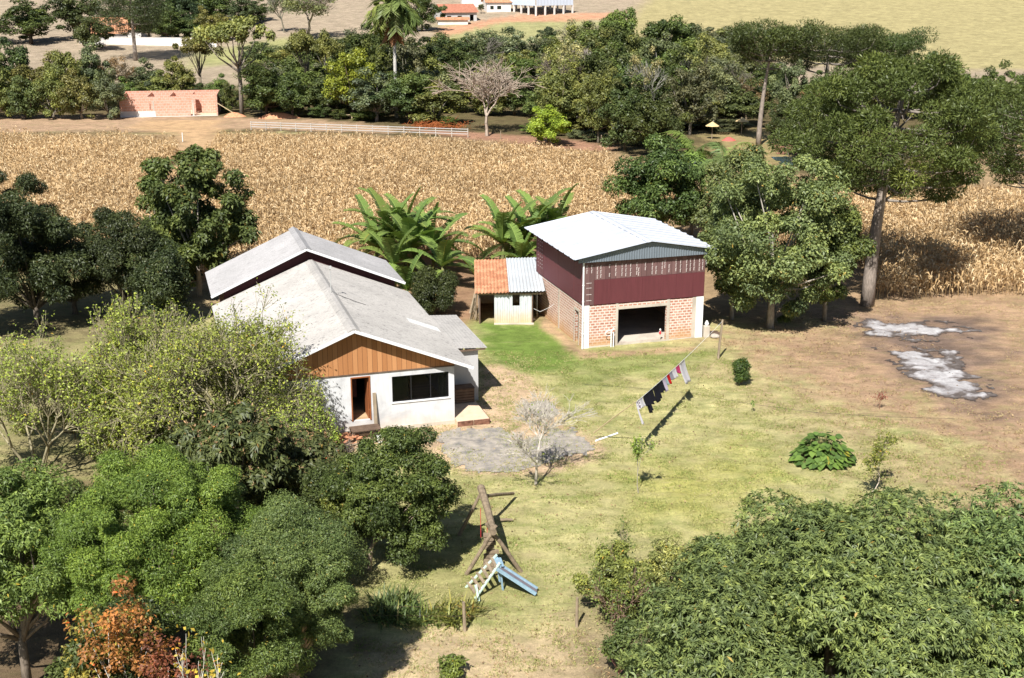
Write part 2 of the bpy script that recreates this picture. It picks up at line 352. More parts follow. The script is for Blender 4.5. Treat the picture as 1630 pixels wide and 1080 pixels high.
class MB:
    def __init__(s): s.V = []; s.Fc = []; s.mi = []; s.n = 0
    def add(s, vs, fs, m=0):
        s.V += [tuple(float(c) for c in v) for v in vs]; s.Fc += [tuple(i+s.n for i in f) for f in fs]; s.mi += [m]*len(fs); s.n += len(vs); return s
    def box(s, x0, x1, y0, y1, z0, z1, m=0):
        v = [(x, y, z) for z in (z0, z1) for y in (y0, y1) for x in (x0, x1)]
        return s.add(v, [(0, 2, 3, 1), (4, 5, 7, 6), (0, 1, 5, 4), (2, 6, 7, 3), (0, 4, 6, 2), (1, 3, 7, 5)], m)
    def bar(s, a, b, w, h=None, m=0, up=(0, 0, 1)):
        """rectangular bar from a to b"""
        h = h or w; a = Vector(a); b = Vector(b); d = (b-a).normalized(); u = Vector(up)
        if abs(d.dot(u)) > .98: u = Vector((1, 0, 0))
        sd = d.cross(u).normalized(); u = sd.cross(d).normalized(); v = []
        for p in (a, b):
            for i, j in ((-1, -1), (1, -1), (1, 1), (-1, 1)): v.append(p+sd*(i*w/2)+u*(j*h/2))
        return s.add(v, [(3, 2, 1, 0), (4, 5, 6, 7), (0, 1, 5, 4), (1, 2, 6, 5), (2, 3, 7, 6), (3, 0, 4, 7)], m)
    def tube(s, pts, rad, k=8, m=0, cap=True):
        pts = [Vector(p) for p in pts]; n = len(pts)
        if isinstance(rad, (int, float)): rad = [rad]*n
        vs = []; fs = []; pu = None
        for i, p in enumerate(pts):
            d = (pts[min(i+1, n-1)]-pts[max(i-1, 0)]).normalized()
            if pu is None: pu = Vector((1, 0, 0)) if abs(d.z) > .8 else Vector((0, 0, 1))
            sd = d.cross(pu).normalized(); pu = sd.cross(d).normalized()
            for j in range(k):
                a = 2*PI*j/k; vs.append(p+(sd*math.cos(a)+pu*math.sin(a))*rad[i])
        for i in range(n-1):
            for j in range(k): fs.append((i*k+j, i*k+(j+1) % k, (i+1)*k+(j+1) % k, (i+1)*k+j))
        if cap: fs.append(tuple(range(k-1, -1, -1))); fs.append(tuple((n-1)*k+j for j in range(k)))
        return s.add(vs, fs, m)
    def prism(s, poly, y0, y1, m=0):
        """polygon in xz extruded along y"""
        n = len(poly); v = [(x, y0, z) for x, z in poly]+[(x, y1, z) for x, z in poly]
        return s.add(v, [tuple(range(n)), tuple(range(2*n-1, n-1, -1))]+[(i, i+n, (i+1) % n+n, (i+1) % n) for i in range(n)], m)
    def prismx(s, poly, x0, x1, m=0):
        n = len(poly); v = [(x0, y, z) for y, z in poly]+[(x1, y, z) for y, z in poly]
        return s.add(v, [tuple(range(n-1, -1, -1)), tuple(range(n, 2*n))]+[((i+1) % n, (i+1) % n+n, i+n, i) for i in range(n)], m)
    def wall(s, L, H, th, ops=(), axis='x', off=(0, 0, 0), m=0):
        """wall with openings (u0,u1,z0,z1); runs along x (thickness +y) or along y (thickness +x)"""
        us = sorted({0, L, *[o[0] for o in ops], *[o[1] for o in ops]}); zs = sorted({0, H, *[o[2] for o in ops], *[o[3] for o in ops]})
        us = [u for u in us if 0 <= u <= L]; zs = [z for z in zs if 0 <= z <= H]
        sol = {}
        for i in range(len(us)-1):
            for j in range(len(zs)-1):
                cu = (us[i]+us[i+1])/2; cz = (zs[j]+zs[j+1])/2
                sol[i, j] = not any(o[0] < cu < o[1] and o[2] < cz < o[3] for o in ops)
        def P(u, t, z):
            return (off[0]+u, off[1]+t, off[2]+z) if axis == 'x' else (off[0]+t, off[1]+u, off[2]+z)
        for (i, j), ok in sol.items():
            if not ok: continue
            u0, u1, z0, z1 = us[i], us[i+1], zs[j], zs[j+1]
            for t in (0, th): s.add([P(u0, t, z0), P(u1, t, z0), P(u1, t, z1), P(u0, t, z1)], [(0, 1, 2, 3)], m)
            if not sol.get((i-1, j)): s.add([P(u0, 0, z0), P(u0, th, z0), P(u0, th, z1), P(u0, 0, z1)], [(0, 1, 2, 3)], m)
            if not sol.get((i+1, j)): s.add([P(u1, 0, z0), P(u1, th, z0), P(u1, th, z1), P(u1, 0, z1)], [(0, 1, 2, 3)], m)
            if not sol.get((i, j-1)): s.add([P(u0, 0, z0), P(u1, 0, z0), P(u1, th, z0), P(u0, th, z0)], [(0, 1, 2, 3)], m)
            if not sol.get((i, j+1)): s.add([P(u0, 0, z1), P(u1, 0, z1), P(u1, th, z1), P(u0, th, z1)], [(0, 1, 2, 3)], m)
        return s
    def corr(s, A, B, Cc, D, pitch=.18, amp=.025, th=.012, m=0, prof='sin', nseg=6):
        """corrugated sheet: A->B is the run across the waves, A->D down the slope (quad A,B,C,D)"""
        A, B, Cc, D = map(Vector, (A, B, Cc, D)); L = (B-A).length; nn = max(2, int(L/pitch*nseg)); nr = (B-A).cross(D-A).normalized()
        if nr.z < 0: nr = -nr
        rows = 5; vs = []; fs = []
        for side in (0, 1):
            for r in range(rows):
                t = r/(rows-1); a = A.lerp(D, t); b = B.lerp(Cc, t)
                for i in range(nn+1):
                    u = i/nn; ph = u*L/pitch
                    if prof == 'sin': h = math.sin(ph*2*PI)*amp
                    else:
                        q = ph % 1; h = amp*(1 if q < .22 else (-.4))
                    vs.append(a.lerp(b, u)+nr*(h-side*th))
        N = (nn+1)*rows
        for side in (0, 1):
            for r in range(rows-1):
                for i in range(nn):
                    q = side*N+r*(nn+1)+i; f = (q, q+1, q+nn+2, q+nn+1); fs.append(f)
        for i in range(nn):
            fs.append((i, i+1, N+i+1, N+i)); q = (rows-1)*(nn+1)+i; fs.append((q, q+1, N+q+1, N+q))
        for r in range(rows-1):
            for e in (0, nn): q = r*(nn+1)+e; fs.append((q, q+nn+1, N+q+nn+1, N+q))
        return s.add(vs, fs, m)
    def build(s, name, mats, parent=None, smooth=False, bevel=0):
        me = bpy.data.meshes.new(name); me.from_pydata(s.V, [], s.Fc)
        for m in (mats if isinstance(mats, (list, tuple)) else [mats]): me.materials.append(M[m])
        me.polygons.foreach_set('material_index', s.mi); me.update(); me.validate()
        if smooth: me.shade_smooth()
        o = bpy.data.objects.new(name, me); col.objects.link(o)
        if parent is not None: o.parent = parent
        if bevel:
            md = o.modifiers.new('bevel', 'BEVEL'); md.width = bevel; md.segments = 1; md.limit_method = 'ANGLE'
        return o

# ================================================================== GROUND
def graded(breaks):
    o = []
    for (a, b, st) in breaks:
        n = max(1, int(round((b-a)/st))); o += list(np.linspace(a, b, n, endpoint=False))
    o.append(breaks[-1][1]); return np.array(o)
gx = graded([(-900, -300, 60), (-300, -100, 12), (-100, -40, 2.0), (-40, -16, .6), (-16, 26, .22), (26, 45, .5), (45, 110, 2.0), (110, 300, 12), (300, 900, 60)])
gy = graded([(-60, 20, 8), (20, 34, .6), (34, 76, .22), (76, 100, .6), (100, 250, 1.6), (250, 500, 5), (500, 1600, 40)])
GX, GY = np.meshgrid(gx, gy); gxf = GX.ravel(); gyf = GY.ravel()
gz = ztv(gxf, gyf) + 0.05*wnoise(gxf, gyf, 9, 3)*(gyf < 140)*.6
ZN = np.zeros((len(gxf), 3)); GR = np.zeros(len(gxf))
lawn = np.array((.49, .445, .205)); ZN[:] = lawn; GR[:] = 1
def zone(poly_px, colr, soft=1.0, nz=1.0, grass=None, world=False, amt=1.0):
    poly = poly_px if world else wpoly(poly_px)
    d = sdpoly(gxf, gyf, poly) + nz*wnoise(gxf, gyf, 5, .4)
    k = np.clip(.5+d/(2*soft), 0, 1)*amt
    ZN[:] = ZN*(1-k[:, None]) + np.array(colr)*k[:, None]
    if grass is not None: GR[:] = GR*(1-k)+grass*k
# far land
zone([(-700, 480), (-700, 212), (2300, 212), (2300, 480), (1600, 520)], (.36, .25, .14), 2, .6, .0)                # soil under the corn
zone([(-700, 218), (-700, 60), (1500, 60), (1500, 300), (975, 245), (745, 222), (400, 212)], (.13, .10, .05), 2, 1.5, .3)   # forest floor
zone([(-900, 198), (170, 183), (500, 190), (640, 204), (620, 212), (410, 206), (-900, 225)], (.42, .28, .18), 1.5, 1, .5)
zone([(640, 206), (780, 212), (900, 222), (980, 232), (975, 243), (900, 238), (750, 222)], (.36, .20, .13), 1, .5, .2)
far = (gyf > 232); 
zone([(-4000, 232), (4000, 232), (4000, 1700), (-4000, 1700)], (.36, .285, .205), 5, 0, .3, world=True)
zone([(820, 62), (1000, 30), (1060, -30), (6000, -300), (6000, 140), (1400, 110), (1100, 88), (900, 78)], (.37, .315, .155), 3, .5, .05)
zone([(700, 75), (700, 40), (900, 30), (1000, 36), (860, 66)], (.34, .32, .15), 3, 1, .5)
zone([(700, 45), (820, 24), (1000, 20), (960, 32), (800, 36), (700, 60)], (.52, .28, .17), 2, 1, .1)
zone([(300, 110), (500, 84), (620, 76), (620, 60), (440, 62), (300, 86)], (.33, .32, .14), 3, 1, .4)
zone([(1120, 206), (1300, 204), (1340, 262), (1180, 266), (1130, 240)], (.33, .25, .12), 1.5, 1.2, .9)
# corn path
zone([(225, 192), (352, 192), (345, 215), (325, 245), (290, 275), (262, 300), (250, 292), (272, 262), (287, 235), (290, 214), (210, 205)], (.52, .34, .19), .6, .4, .2)
zone([(300, 440), (180, 470), (100, 520), (330, 500), (345, 470)], (.45, .35, .20), 1.0, .6, .4)
# right-hand brown soil
zone([(1118, 520), (1180, 525), (1260, 505), (1360, 480), (1490, 468), (2000, 460), (2000, 900), (1520, 800), (1470, 700), (1400, 672), (1310, 650), (1230, 600), (1150, 560)], (.43, .285, .18), 3.2, 2.0, .6)
zone([(1345, 508), (1560, 506), (1600, 660), (1520, 660), (1440, 615), (1395, 560)], (.22, .155, .12), 1.6, 1.0, .1)
zone([(650, 400), (760, 400), (770, 500), (700, 540), (640, 470)], (.33, .20, .12), .8, .4, .1)
# lush strip near shed and barn
zone([(758, 512), (800, 516), (866, 515), (905, 540), (925, 560), (1010, 556), (1000, 572), (900, 592), (830, 600), (780, 580), (764, 545)], (.165, .24, .05), .7, .35, .5)
zone([(1150, 575), (1300, 640), (1420, 690), (1470, 760), (1400, 760), (1300, 700), (1180, 640)], (.44, .33, .19), 2.4, 1.4, .8, amt=.7)
zone([(1000, 560), (1120, 552), (1160, 562), (1080, 585), (900, 640), (860, 610), (930, 580)], (.29, .31, .11), 1.2, .6, 1)
zone([(870, 505), (925, 552), (940, 560), (1112, 552), (1112, 560), (925, 572), (890, 545), (862, 520)], (.46, .32, .19), .3, .15, .1)
zone([(1000, 760), (1180, 700), (1240, 760), (1150, 840), (1010, 830)], (.42, .40, .11), 2.0, 1.0, 1, amt=.8)
zone([(620, 780), (760, 770), (830, 960), (760, 1000), (600, 990)], (.30, .29, .11), 1.5, .8, 1, amt=.6)
# pale sand round the house
zone([(762, 585), (800, 580), (850, 598), (893, 650), (900, 672), (935, 695), (962, 715), (945, 738), (870, 757), (740, 756), (690, 735), (640, 700), (540, 725), (440, 720), (440, 690), (560, 660), (722, 650), (765, 640)], (.58, .42, .27), .3, .25, .0)
# bare strip outside the fence
zone([(520, 1120), (560, 1060), (640, 1010), (740, 1000), (830, 1004), (930, 990), (1010, 1000), (1060, 1120), (1000, 1400), (400, 1400)], (.56, .43, .26), .7, .6, .35)
# darker soil under the left and right shrubbery
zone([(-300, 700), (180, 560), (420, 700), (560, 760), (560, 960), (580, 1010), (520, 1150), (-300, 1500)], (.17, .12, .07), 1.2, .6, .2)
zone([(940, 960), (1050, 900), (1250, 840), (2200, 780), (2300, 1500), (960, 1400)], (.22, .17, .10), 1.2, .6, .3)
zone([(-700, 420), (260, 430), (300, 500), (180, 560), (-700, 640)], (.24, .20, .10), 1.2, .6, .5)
zone([(-700, 560), (150, 540), (330, 560), (450, 640), (500, 700), (440, 760), (-700, 800)], (.34, .30, .14), 1.2, .8, .8)
nx, ny = len(gx), len(gy)
ii = (np.arange(ny-1)[:, None]*nx+np.arange(nx-1)[None, :]).ravel()
gq = np.stack([ii, ii+1, ii+nx+1, ii+nx], 1)
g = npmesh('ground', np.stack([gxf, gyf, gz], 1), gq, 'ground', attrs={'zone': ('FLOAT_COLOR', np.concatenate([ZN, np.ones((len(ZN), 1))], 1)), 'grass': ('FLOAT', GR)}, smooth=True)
tag(g, kind='structure')

def patch(name, px, mat, cell=.1, z=.03, nz=.35, lab=None, kind='structure', bumpy=.02, edge=False, smax=3):
    poly = wpoly(px); P = np.array(poly); x0, y0 = P.min(0)-1; x1, y1 = P.max(0)+1
    xs = np.arange(x0, x1, cell); ys = np.arange(y0, y1, cell); X, Y = np.meshgrid(xs, ys)
    d = sdpoly(X, Y, poly)+nz*wnoise(X, Y, smax, .35)+np.random.RandomState(3).uniform(-.06, .06, X.shape)
    Z = ztv(X, Y)+z+0.05*wnoise(X, Y, 9, 3)*.6*(Y < 140)+bumpy*np.clip(d, 0, 1)*(1+wnoise(X, Y, 1.2, .3))
    keep = (d[:-1, :-1] > 0) & (d[1:, 1:] > 0) & (d[:-1, 1:] > 0) & (d[1:, :-1] > 0)
    n = len(xs); j, i = np.nonzero(keep); q = j*n+i; q = np.stack([q, q+1, q+n+1, q+n], 1)
    used = np.unique(q); mp = np.zeros(X.size, np.int64); mp[used] = np.arange(len(used))
    V = np.stack([X.ravel(), Y.ravel(), Z.ravel()], 1)[used]
    o = npmesh(name, V, mp[q], mat, attrs={'edge': ('FLOAT', np.clip(d.ravel()[used]/1.2, 0, 1))}, smooth=True)
    return tag(o, kind=kind)
patch('gravel_patch', [(692, 700), (722, 684), (790, 678), (826, 700), (862, 694), (880, 683), (925, 688), (946, 706), (940, 724), (880, 734), (850, 748), (790, 752), (738, 750), (712, 730)], 'gravel', nz=.3)
patch('gravel_patch', [(838, 640), (872, 636), (892, 655), (884, 668), (846, 664)], 'gravel', nz=.12)
patch('ash_patch', [(1352, 516), (1400, 512), (1500, 518), (1540, 530), (1500, 540), (1440, 541), (1375, 532)], 'ash', nz=.8, bumpy=.03, smax=5)
patch('ash_patch', [(1412, 556), (1450, 554), (1520, 560), (1570, 620), (1540, 650), (1490, 632), (1446, 600), (1420, 578)], 'ash', nz=.8, bumpy=.03, smax=5)
pz = gnd(1268, 258)
patch('pond', [(1225, 250), (1262, 249), (1300, 252), (1330, 262), (1290, 268), (1240, 262)], 'water', .4, .03, .3, bumpy=0)
patch('red_earth_bank', [(1225, 228), (1290, 226), (1310, 246), (1260, 247), (1235, 246)], 'red_earth', .4, .03, .5)

# ================================================================== HOUSE
def frame_at(px, py): return atz(px, py, 0)
HY = R(16.8); ho = frame_at(724, 675)
house = empty('farmhouse', ho, HY, 'white house with a long pale fibre cement roof and a wooden plank gable', 'house')
def hw(x, y, z=0):
    c_, s_ = math.cos(HY), math.sin(HY); return (ho[0]+x*c_-y*s_, ho[1]+x*s_+y*c_, z)
FL = .70
m = MB(); m.wall(10, 3.07, .16, [(4.82, 5.78, FL, 2.96), (6.86, 9.72, 1.47, 2.80)], 'x', (-10, 0, 0))
m.wall(14.3, 3.07, .16, [(3.5, 4.7, 1.5, 2.5)], 'y', (-10, .16, 0)); m.wall(14.3, 3.07, .16, [], 'y', (-.16, .16, 0))
m.box(-9.84, -.16, 14.3, 14.46, 0, 3.07); m.build('wall', 'white_plaster', house)
m = MB(); m.box(-9.83, -.17, .17, 14.29, .2, FL); m.build('floor', 'floor_boards', house)
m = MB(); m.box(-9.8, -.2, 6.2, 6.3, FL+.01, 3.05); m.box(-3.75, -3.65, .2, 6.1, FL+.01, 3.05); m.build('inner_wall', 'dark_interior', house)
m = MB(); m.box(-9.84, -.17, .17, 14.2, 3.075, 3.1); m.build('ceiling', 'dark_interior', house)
# plinth
m = MB(); m.box(-9.98, -.001, -.05, -.002, -.1, .22); m.build('plinth', 'concrete', house)
RX0, RXR, RX1, RZR, RZE, RY0, RY1 = -10.8, -5.0, .84, 5.52, 3.14, -.62, 14.6
sl = (RZR-RZE)/(RX1-RXR)
m = MB(); m.prism([(-10, 3.12), (0, 3.12), (0, 3.3), (-5.0, RZR-.16), (-10, 3.3)], -.025, .10); m.build('gable', 'gable_planks', house)
m = MB(); m.box(-10.02, .02, -.045, -.026, 3.07, 3.13); m.build('gable_batten', 'old_board', house)
m = MB(); m.corr((RXR, RY0, RZR), (RXR, RY1, RZR), (RX0, RY1, RZE), (RX0, RY0, RZE), .19, .018)
m.build('roof_left_slope', 'roof_fibre', house)
m = MB(); m.corr((RXR, RY0, RZR), (RXR, RY1, RZR), (RX1, RY1, RZE), (RX1, RY0, RZE), .19, .018)
m.build('roof_right_slope', 'roof_fibre', house)
m = MB()
rr = np.random.RandomState(1)
y = RY0-.03
while y < RY1-.2:
    L = .52; m.prism([(RXR-.32, RZR-.32*sl+.035), (RXR-.1, RZR+.05), (RXR+.1, RZR+.05), (RXR+.32, RZR-.32*sl+.035), (RXR+.3, RZR-.32*sl+.015), (RXR, RZR+.02), (RXR-.3, RZR-.32*sl+.015)], y, y+L-.03); y += L
m.build('ridge_cap', 'roof_fibre', house)
m = MB()
for sx, xe in ((-1, RX0), (1, RX1)):
    m.bar((RXR, RY0-.012, RZR-.065), (xe, RY0-.012, RZE-.065), .03, .15, up=(0, 0, 1))
m.build('barge_board', 'white_paint', house)
m = MB()
for yy in np.arange(-.5, 14.4, 1.6):
    m = MB(); m.bar((RX1-.1, yy, RZE-.05), (-.3, yy, RZE+.40), .05, .09); m.build('rafter', 'old_board', house)
    m = MB(); m.bar((RX0+.1, yy, RZE-.05), (-9.7, yy, RZE+.40), .05, .09); m.build('rafter', 'old_board', house)
def onslope(x, up=.0): return RZR-(x-RXR)*sl+up
def slope_hit(px, py):
    # point of the right slope seen at a survey pixel, in house coordinates
    c_, s_ = math.cos(HY), math.sin(HY); d = ray(px, py); n = Vector((sl, 0, 1)); nw = Vector((n.x*c_, n.x*s_, 1))
    p0 = Vector(hw(RXR, 0, RZR)); o = Vector((0, 0, HC)); dv = Vector(d); t = (p0-o).dot(nw)/dv.dot(nw); p = o+dv*t
    dx, dy = p.x-ho[0], p.y-ho[1]; return (dx*c_+dy*s_, -dx*s_+dy*c_, p.z)
A, B_, C_, D_ = [slope_hit(*q) for q in ((634, 503), (655, 506), (712, 532), (696, 533))]
yA = (A[1]+D_[1])/2; yB = max((B_[1]+C_[1])/2, yA+.55); xa = (A[0]+B_[0])/2; xb = (C_[0]+D_[0])/2
m = MB(); m.corr((xa, yA, onslope(xa, .035)), (xa, yB, onslope(xa, .035)), (xb, yB, onslope(xb, .035)), (xb, yA, onslope(xb, .035)), .19, .018)
sk = m.build('skylight_sheet', 'skylight', house)
# antenna mast on the ridge
m = MB(); m.tube([(-5.0, 6.5, 5.4), (-5.0, 6.5, 6.85)], .022, 8); m.box(-5.07, -4.93, 6.43, 6.57, 6.85, 7.0); m.build('antenna_mast', 'grey_pipe', house)
m = MB(); pts = [(-4.98+.25*i, 6.5-.25*i*.25+.05*math.sin(i), onslope(-4.98+.25*i, .06)) for i in range(8)]; m.tube(pts, .014, 5); m.build('antenna_cable', 'black_plastic', house)
# door
m = MB()
for x in (-5.18, -4.28): m.box(x, x+.06, -.04, .15, FL, 2.9)
m.box(-5.18, -4.22, -.041, .151, 2.9, 2.96); dfr = m.build('door_frame', 'door_frame', house)
m = MB(); m.box(-4.33, -4.29, .17, 1.02, FL+.02, 2.88); dl = m.build('door_leaf', 'door_frame', house)
m = MB(); m.tube([(-4.34, .92, 1.7), (-4.40, .92, 1.7), (-4.40, .82, 1.7)], .012, 6); m.build('door_handle', 'grey_metal', dl)
m = MB(); m.box(-4.9, -4.6, 1.8, 2.2, 1.3, 2.4); m.build('hanging_curtain', 'maroon', house)
# window
m = MB(); x0, x1, z0, z1 = -3.14, -.28, 1.47, 2.80
m.box(x0, x1, .05, .10, z0, z0+.04); m.box(x0, x1, .05, .10, z1-.04, z1)
for x in (x0, -2.2, -1.22, x1-.04): m.box(x, x+.04, .051, .099, z0+.04, z1-.04)
wf = m.build('window', 'black_plastic', house)
m = MB()
for a, b in ((x0+.04, -2.2), (-2.16, -1.22), (-1.18, x1-.04)): m.box(a, b, .07, .076, z0+.04, z1-.04)
m.build('pane', 'glass', wf)
m = MB(); m.box(x0-.06, x1+.06, -.05, .049, z0-.06, z0-.001); m.build('sill', 'white_paint', wf)
m = MB()
for i, x in enumerate(np.linspace(-3.05, -2.3, 26)): m.box(x, x+.03, .22+.03*(i % 2), .24+.03*(i % 2), 1.35, 2.85)
m.build('curtain', 'curtain', wf); m = MB()
for i, x in enumerate(np.linspace(-.75, -.3, 14)): m.box(x, x+.03, .22+.03*(i % 2), .24+.03*(i % 2), 1.35, 2.85)
m.build('curtain', 'curtain', wf)
# rear building
rear_wall = MB(); y0, y1 = 14.75, 20.1
rear_wall.box(-10.05, .05, y0, y0+.15, 0, 3.9); rear_wall.box(-10.05, -9.9, y0+.151, y1, 0, 3.9); rear_wall.box(-.1, .05, y0+.151, y1, 0, 3.9); rear_wall.box(-9.89, -.11, y1-.15, y1, 0, 3.9)
rear_wall.prism([(-10.05, 3.901), (.05, 3.901), (-5.15, 6.08)], y0, y0+.15); rear_wall.prism([(-10.05, 3.901), (.05, 3.901), (-5.15, 6.08)], y1-.15, y1)
rear_wall.build('rear_wing_wall', 'maroon_dark', house)
QX = -5.2
for nm, xe in (('rear_roof_left_slope', -10.8), ('rear_roof_right_slope', .62)):
    m = MB(); m.corr((QX, 14.35, 6.26), (QX, 20.4, 6.26), (xe, 20.4, 3.80), (xe, 14.35, 3.80), .19, .022); m.build(nm, 'roof_fibre_old', house)
m = MB(); y = 14.32
while y < 20.2: m.prism([(QX-.3, 6.17), (QX, 6.33), (QX+.3, 6.17), (QX, 6.29)], y, y+.5); y += .53
m.build('rear_ridge_cap', 'roof_fibre_old', house)
m = MB(); m.bar((QX, 14.34, 6.20), (-10.8, 14.34, 3.74), .03, .13); m.bar((QX, 14.34, 6.20), (.62, 14.34, 3.74), .03, .13); m.build('rear_barge_board', 'white_paint', house)
# side annexe and terrace
m = MB(); m.wall(2.05, 2.80, .14, [], 'x', (0, 3, 0)); m.wall(5.9, 2.80, .14, [(2, 3, 1.2, 2.2)], 'y', (1.91, 3.141, 0)); m.box(0, 1.9, 8.9, 9.04, 0, 2.8)
m.build('annexe_wall', 'grey_plaster', house)
m = MB(); m.corr((.55, 2.75, 3.10), (2.48, 2.75, 2.98), (2.48, 9.3, 2.98), (.55, 9.3, 3.10), .19, .005); m.build('annexe_roof', 'roof_fibre', house)
m = MB(); m.box(.1, 2.4, 2.78, 2.85, 2.86, 2.94); m.build('annexe_beam', 'old_board', house)
m = MB(); m.box(.01, 1.66, -.5, 2.99, -.1, .30); m.build('terrace_slab', 'beige_slab', house)
m = MB()
for x in (.02, .86): m.box(x, x+.80, -.545, -.505, -.02, .29)
for y in (-.5, .3): m.box(1.665, 1.70, y, y+.76, -.02, .29)
m.build('terrace_tile', 'step_tile', house)

def thing_one(name, mb, mats, label, cat, group=None, **kw):
    o = mb.build(name, mats, None, **kw); return tag(o, label, cat, group)
# dark crate on the terrace
t = empty('storage_crate', hw(.55, 2.35, .305), HY, 'dark slatted wooden crate standing in the shade on the terrace', 'crate')
m = MB()
for i in range(5): m.box(-.32+.0, 1.0, -.35, -.33, .02+.15*i, .14+.15*i); m.box(-.32, 1.0, .33, .35, .02+.15*i, .14+.15*i)
m.box(-.34, -.321, -.35, .35, 0, .76); m.box(1.001, 1.02, -.35, .35, 0, .76); m.build('slats', 'old_board', t)
m = MB(); m.box(-.36, 1.04, -.37, .37, .77, .80); m.build('lid', 'old_board', t)
# platform in front of the door
t = empty('timber_bench', hw(-4.65, -.62, 0), HY+.05, 'dark weathered timber bench below the open front door', 'bench')
m = MB()
for i in range(4): m.box(-.72, .72, -.38+.19*i, -.21+.19*i, .50, .55)
m.build('seat', 'old_board', t)
for sx in (-.62, .62):
    for sy in (-.3, .3):
        m = MB(); m.box(sx-.04, sx+.04, sy-.04, sy+.04, -.02, .499); m.build('leg', 'old_board', t)
m = MB(); m.tube([(0, 0, 0), (0, 0, .05), (0, 0, .34), (0, 0, .36)], [.13, .15, .18, .185], 16); m.tube([(0, 0, .36), (0, 0, .37)], [.17, .16], 16)
o = thing_one('bucket', m, 'white_plastic', 'white plastic bucket below the timber bench', 'bucket'); o.location = hw(-4.1, -1.45, 0)
m = MB(); m.box(0, .16, 0, .04, 0, 1.75); o = thing_one('leaning_plank', m, 'weathered_wood', 'grey plank leaning on the white wall right of the door', 'plank'); o.location = hw(-4.13, -.30, .35); o.rotation_euler = (-.13, 0, HY)
rs = np.random.RandomState(7)
m = MB()
for i in range(70):
    x, y = rs.uniform(-.8, .8), rs.uniform(-.55, .55); s_ = rs.uniform(.05, .13); h = max(0, .28*(1-(x/.8)**2-(y/.55)**2))
    m.bar((x-s_, y, h+.02), (x+s_, y+rs.uniform(-.1, .1), h+.05+rs.uniform(0, .05)), s_*.9, s_*.6)
o = thing_one('brick_rubble', m, 'clay', 'heap of broken orange bricks left of the timber bench', 'rubble'); o.location = hw(-5.55, -.75, 0)
for k, (x, y, a, L) in enumerate([(-5.0, -1.5, .5, 1.7), (-4.6, -1.75, .25, 1.4)]):
    m = MB(); m.tube([(-L/2, 0, .08), (0, .03, .12), (L/2, 0, .30)], [.05, .05, .035], 7)
    o = thing_one('fallen_branch', m, 'weathered_wood', ['longer grey branch lying in front of the brick rubble', 'shorter grey branch lying beside the white bucket'][k], 'branch'); o.location = hw(x, y, 0); o.rotation_euler = (0, 0, a)

# ================================================================== BARN
BY = R(17); bo = frame_at(928, 555)
barn = empty('barn', bo, BY, 'two storey barn of pink brick below and maroon sheets above under a white metal roof', 'barn')
def bw(x, y, z=0):
    c_, s_ = math.cos(BY), math.sin(BY); return (bo[0]+x*c_-y*s_, bo[1]+x*s_+y*c_, z)
W, D, Z1, Z2, Z3 = 7.8, 9.0, 2.66, 4.2, 5.38
m = MB(); m.wall(W, Z1, .2, [(2.22, 5.40, .1, 2.30)], 'x', (0, 0, -.05)); m.wall(D-.2, Z1, .2, [(.62, 1.32, .0, 2.12)], 'y', (0, .201, -.05))
m.wall(D-.2, Z1, .2, [], 'y', (W-.2, .201, -.05)); m.box(.201, W-.201, D-.2, D, -.05, Z1-.05); m.build('brick_wall', 'brick', barn)
m = MB()
for x0, x1 in ((2.05, 2.215), (5.405, 5.60)): m.box(x0, x1, -.025, .10, -.05, Z1-.02)
m.box(2.216, 5.404, -.02, .12, 2.26, 2.44)
m.box(-.022, .10, 4.35, 4.56, -.05, Z1-.02); m.box(-.021, .12, .70, .82, -.05, 2.2); m.box(-.021, .12, 1.521, 1.66, -.05, 2.2); m.box(-.023, .13, .70, 1.66, 2.07, 2.24)
m.box(7.1, 7.34, -.02, .1, -.05, Z1-.02); m.box(-.02, 7.82, -.015, .05, -.05, .10)
m.build('concrete_frame', 'concrete', barn)
m = MB(); m.box(-.03, .36, -.03, .22, -.05, Z1); m.build('corner_pillar', 'white_paint', barn)
m = MB(); m.box(7.345, 7.83, -.03, .2, -.05, Z1); m.build('corner_pillar', 'white_paint', barn)
m = MB(); m.tube([(-.07, -.08, 0), (-.07, -.08, 2.0), (-.07, -.08, 5.45)], .055, 10)
for z in (.9, 1.7, 2.9, 3.9): m.tube([(-.07, -.08, z), (-.07, -.08, z+.05)], .07, 10)
m.build('downpipe', 'white_plastic', barn)
m = MB(); m.tube([(7.88, -.06, 4.6), (7.88, -.06, 5.35), (8.0, -.25, 5.5)], .045, 8); m.build('downpipe', 'grey_pipe', barn)
m = MB(); m.box(.21, W-.21, .21, D-.21, 0, .10); m.build('floor_slab', 'concrete', barn)
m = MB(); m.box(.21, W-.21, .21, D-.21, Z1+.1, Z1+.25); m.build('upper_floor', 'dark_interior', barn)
m = MB(); x = .62; k = 0
while x < W-.05:   # overlapping plain sheets
    w_ = [1.02, 1.1, .98, 1.2][k % 4]; x2 = min(x+w_, W+.02); m.box(x, x2-.008, -.05-.004*(k % 2), 0.0, Z1+.02, Z2); x = x2; k += 1
m.build('plain_sheet_front', 'maroon', barn)
m = MB(); y = .15; k = 0
while y < D-1.5:
    w_ = [1.5, 1.2, 1.7, 1.4][k % 4]; y2 = min(y+w_, D-1.5); m.box(-.05-.004*(k % 2), 0, y, y2-.01, Z1+.02, Z3-.2); y = y2; k += 1
m.build('plain_sheet_side', 'maroon', barn)
m = MB(); m.box(-.01, W+.02, -.045, 0, Z2+.01, Z3); m.box(-.01, .61, -.043, 0, Z1+.02, Z2+.005)
rs = np.random.RandomState(11)
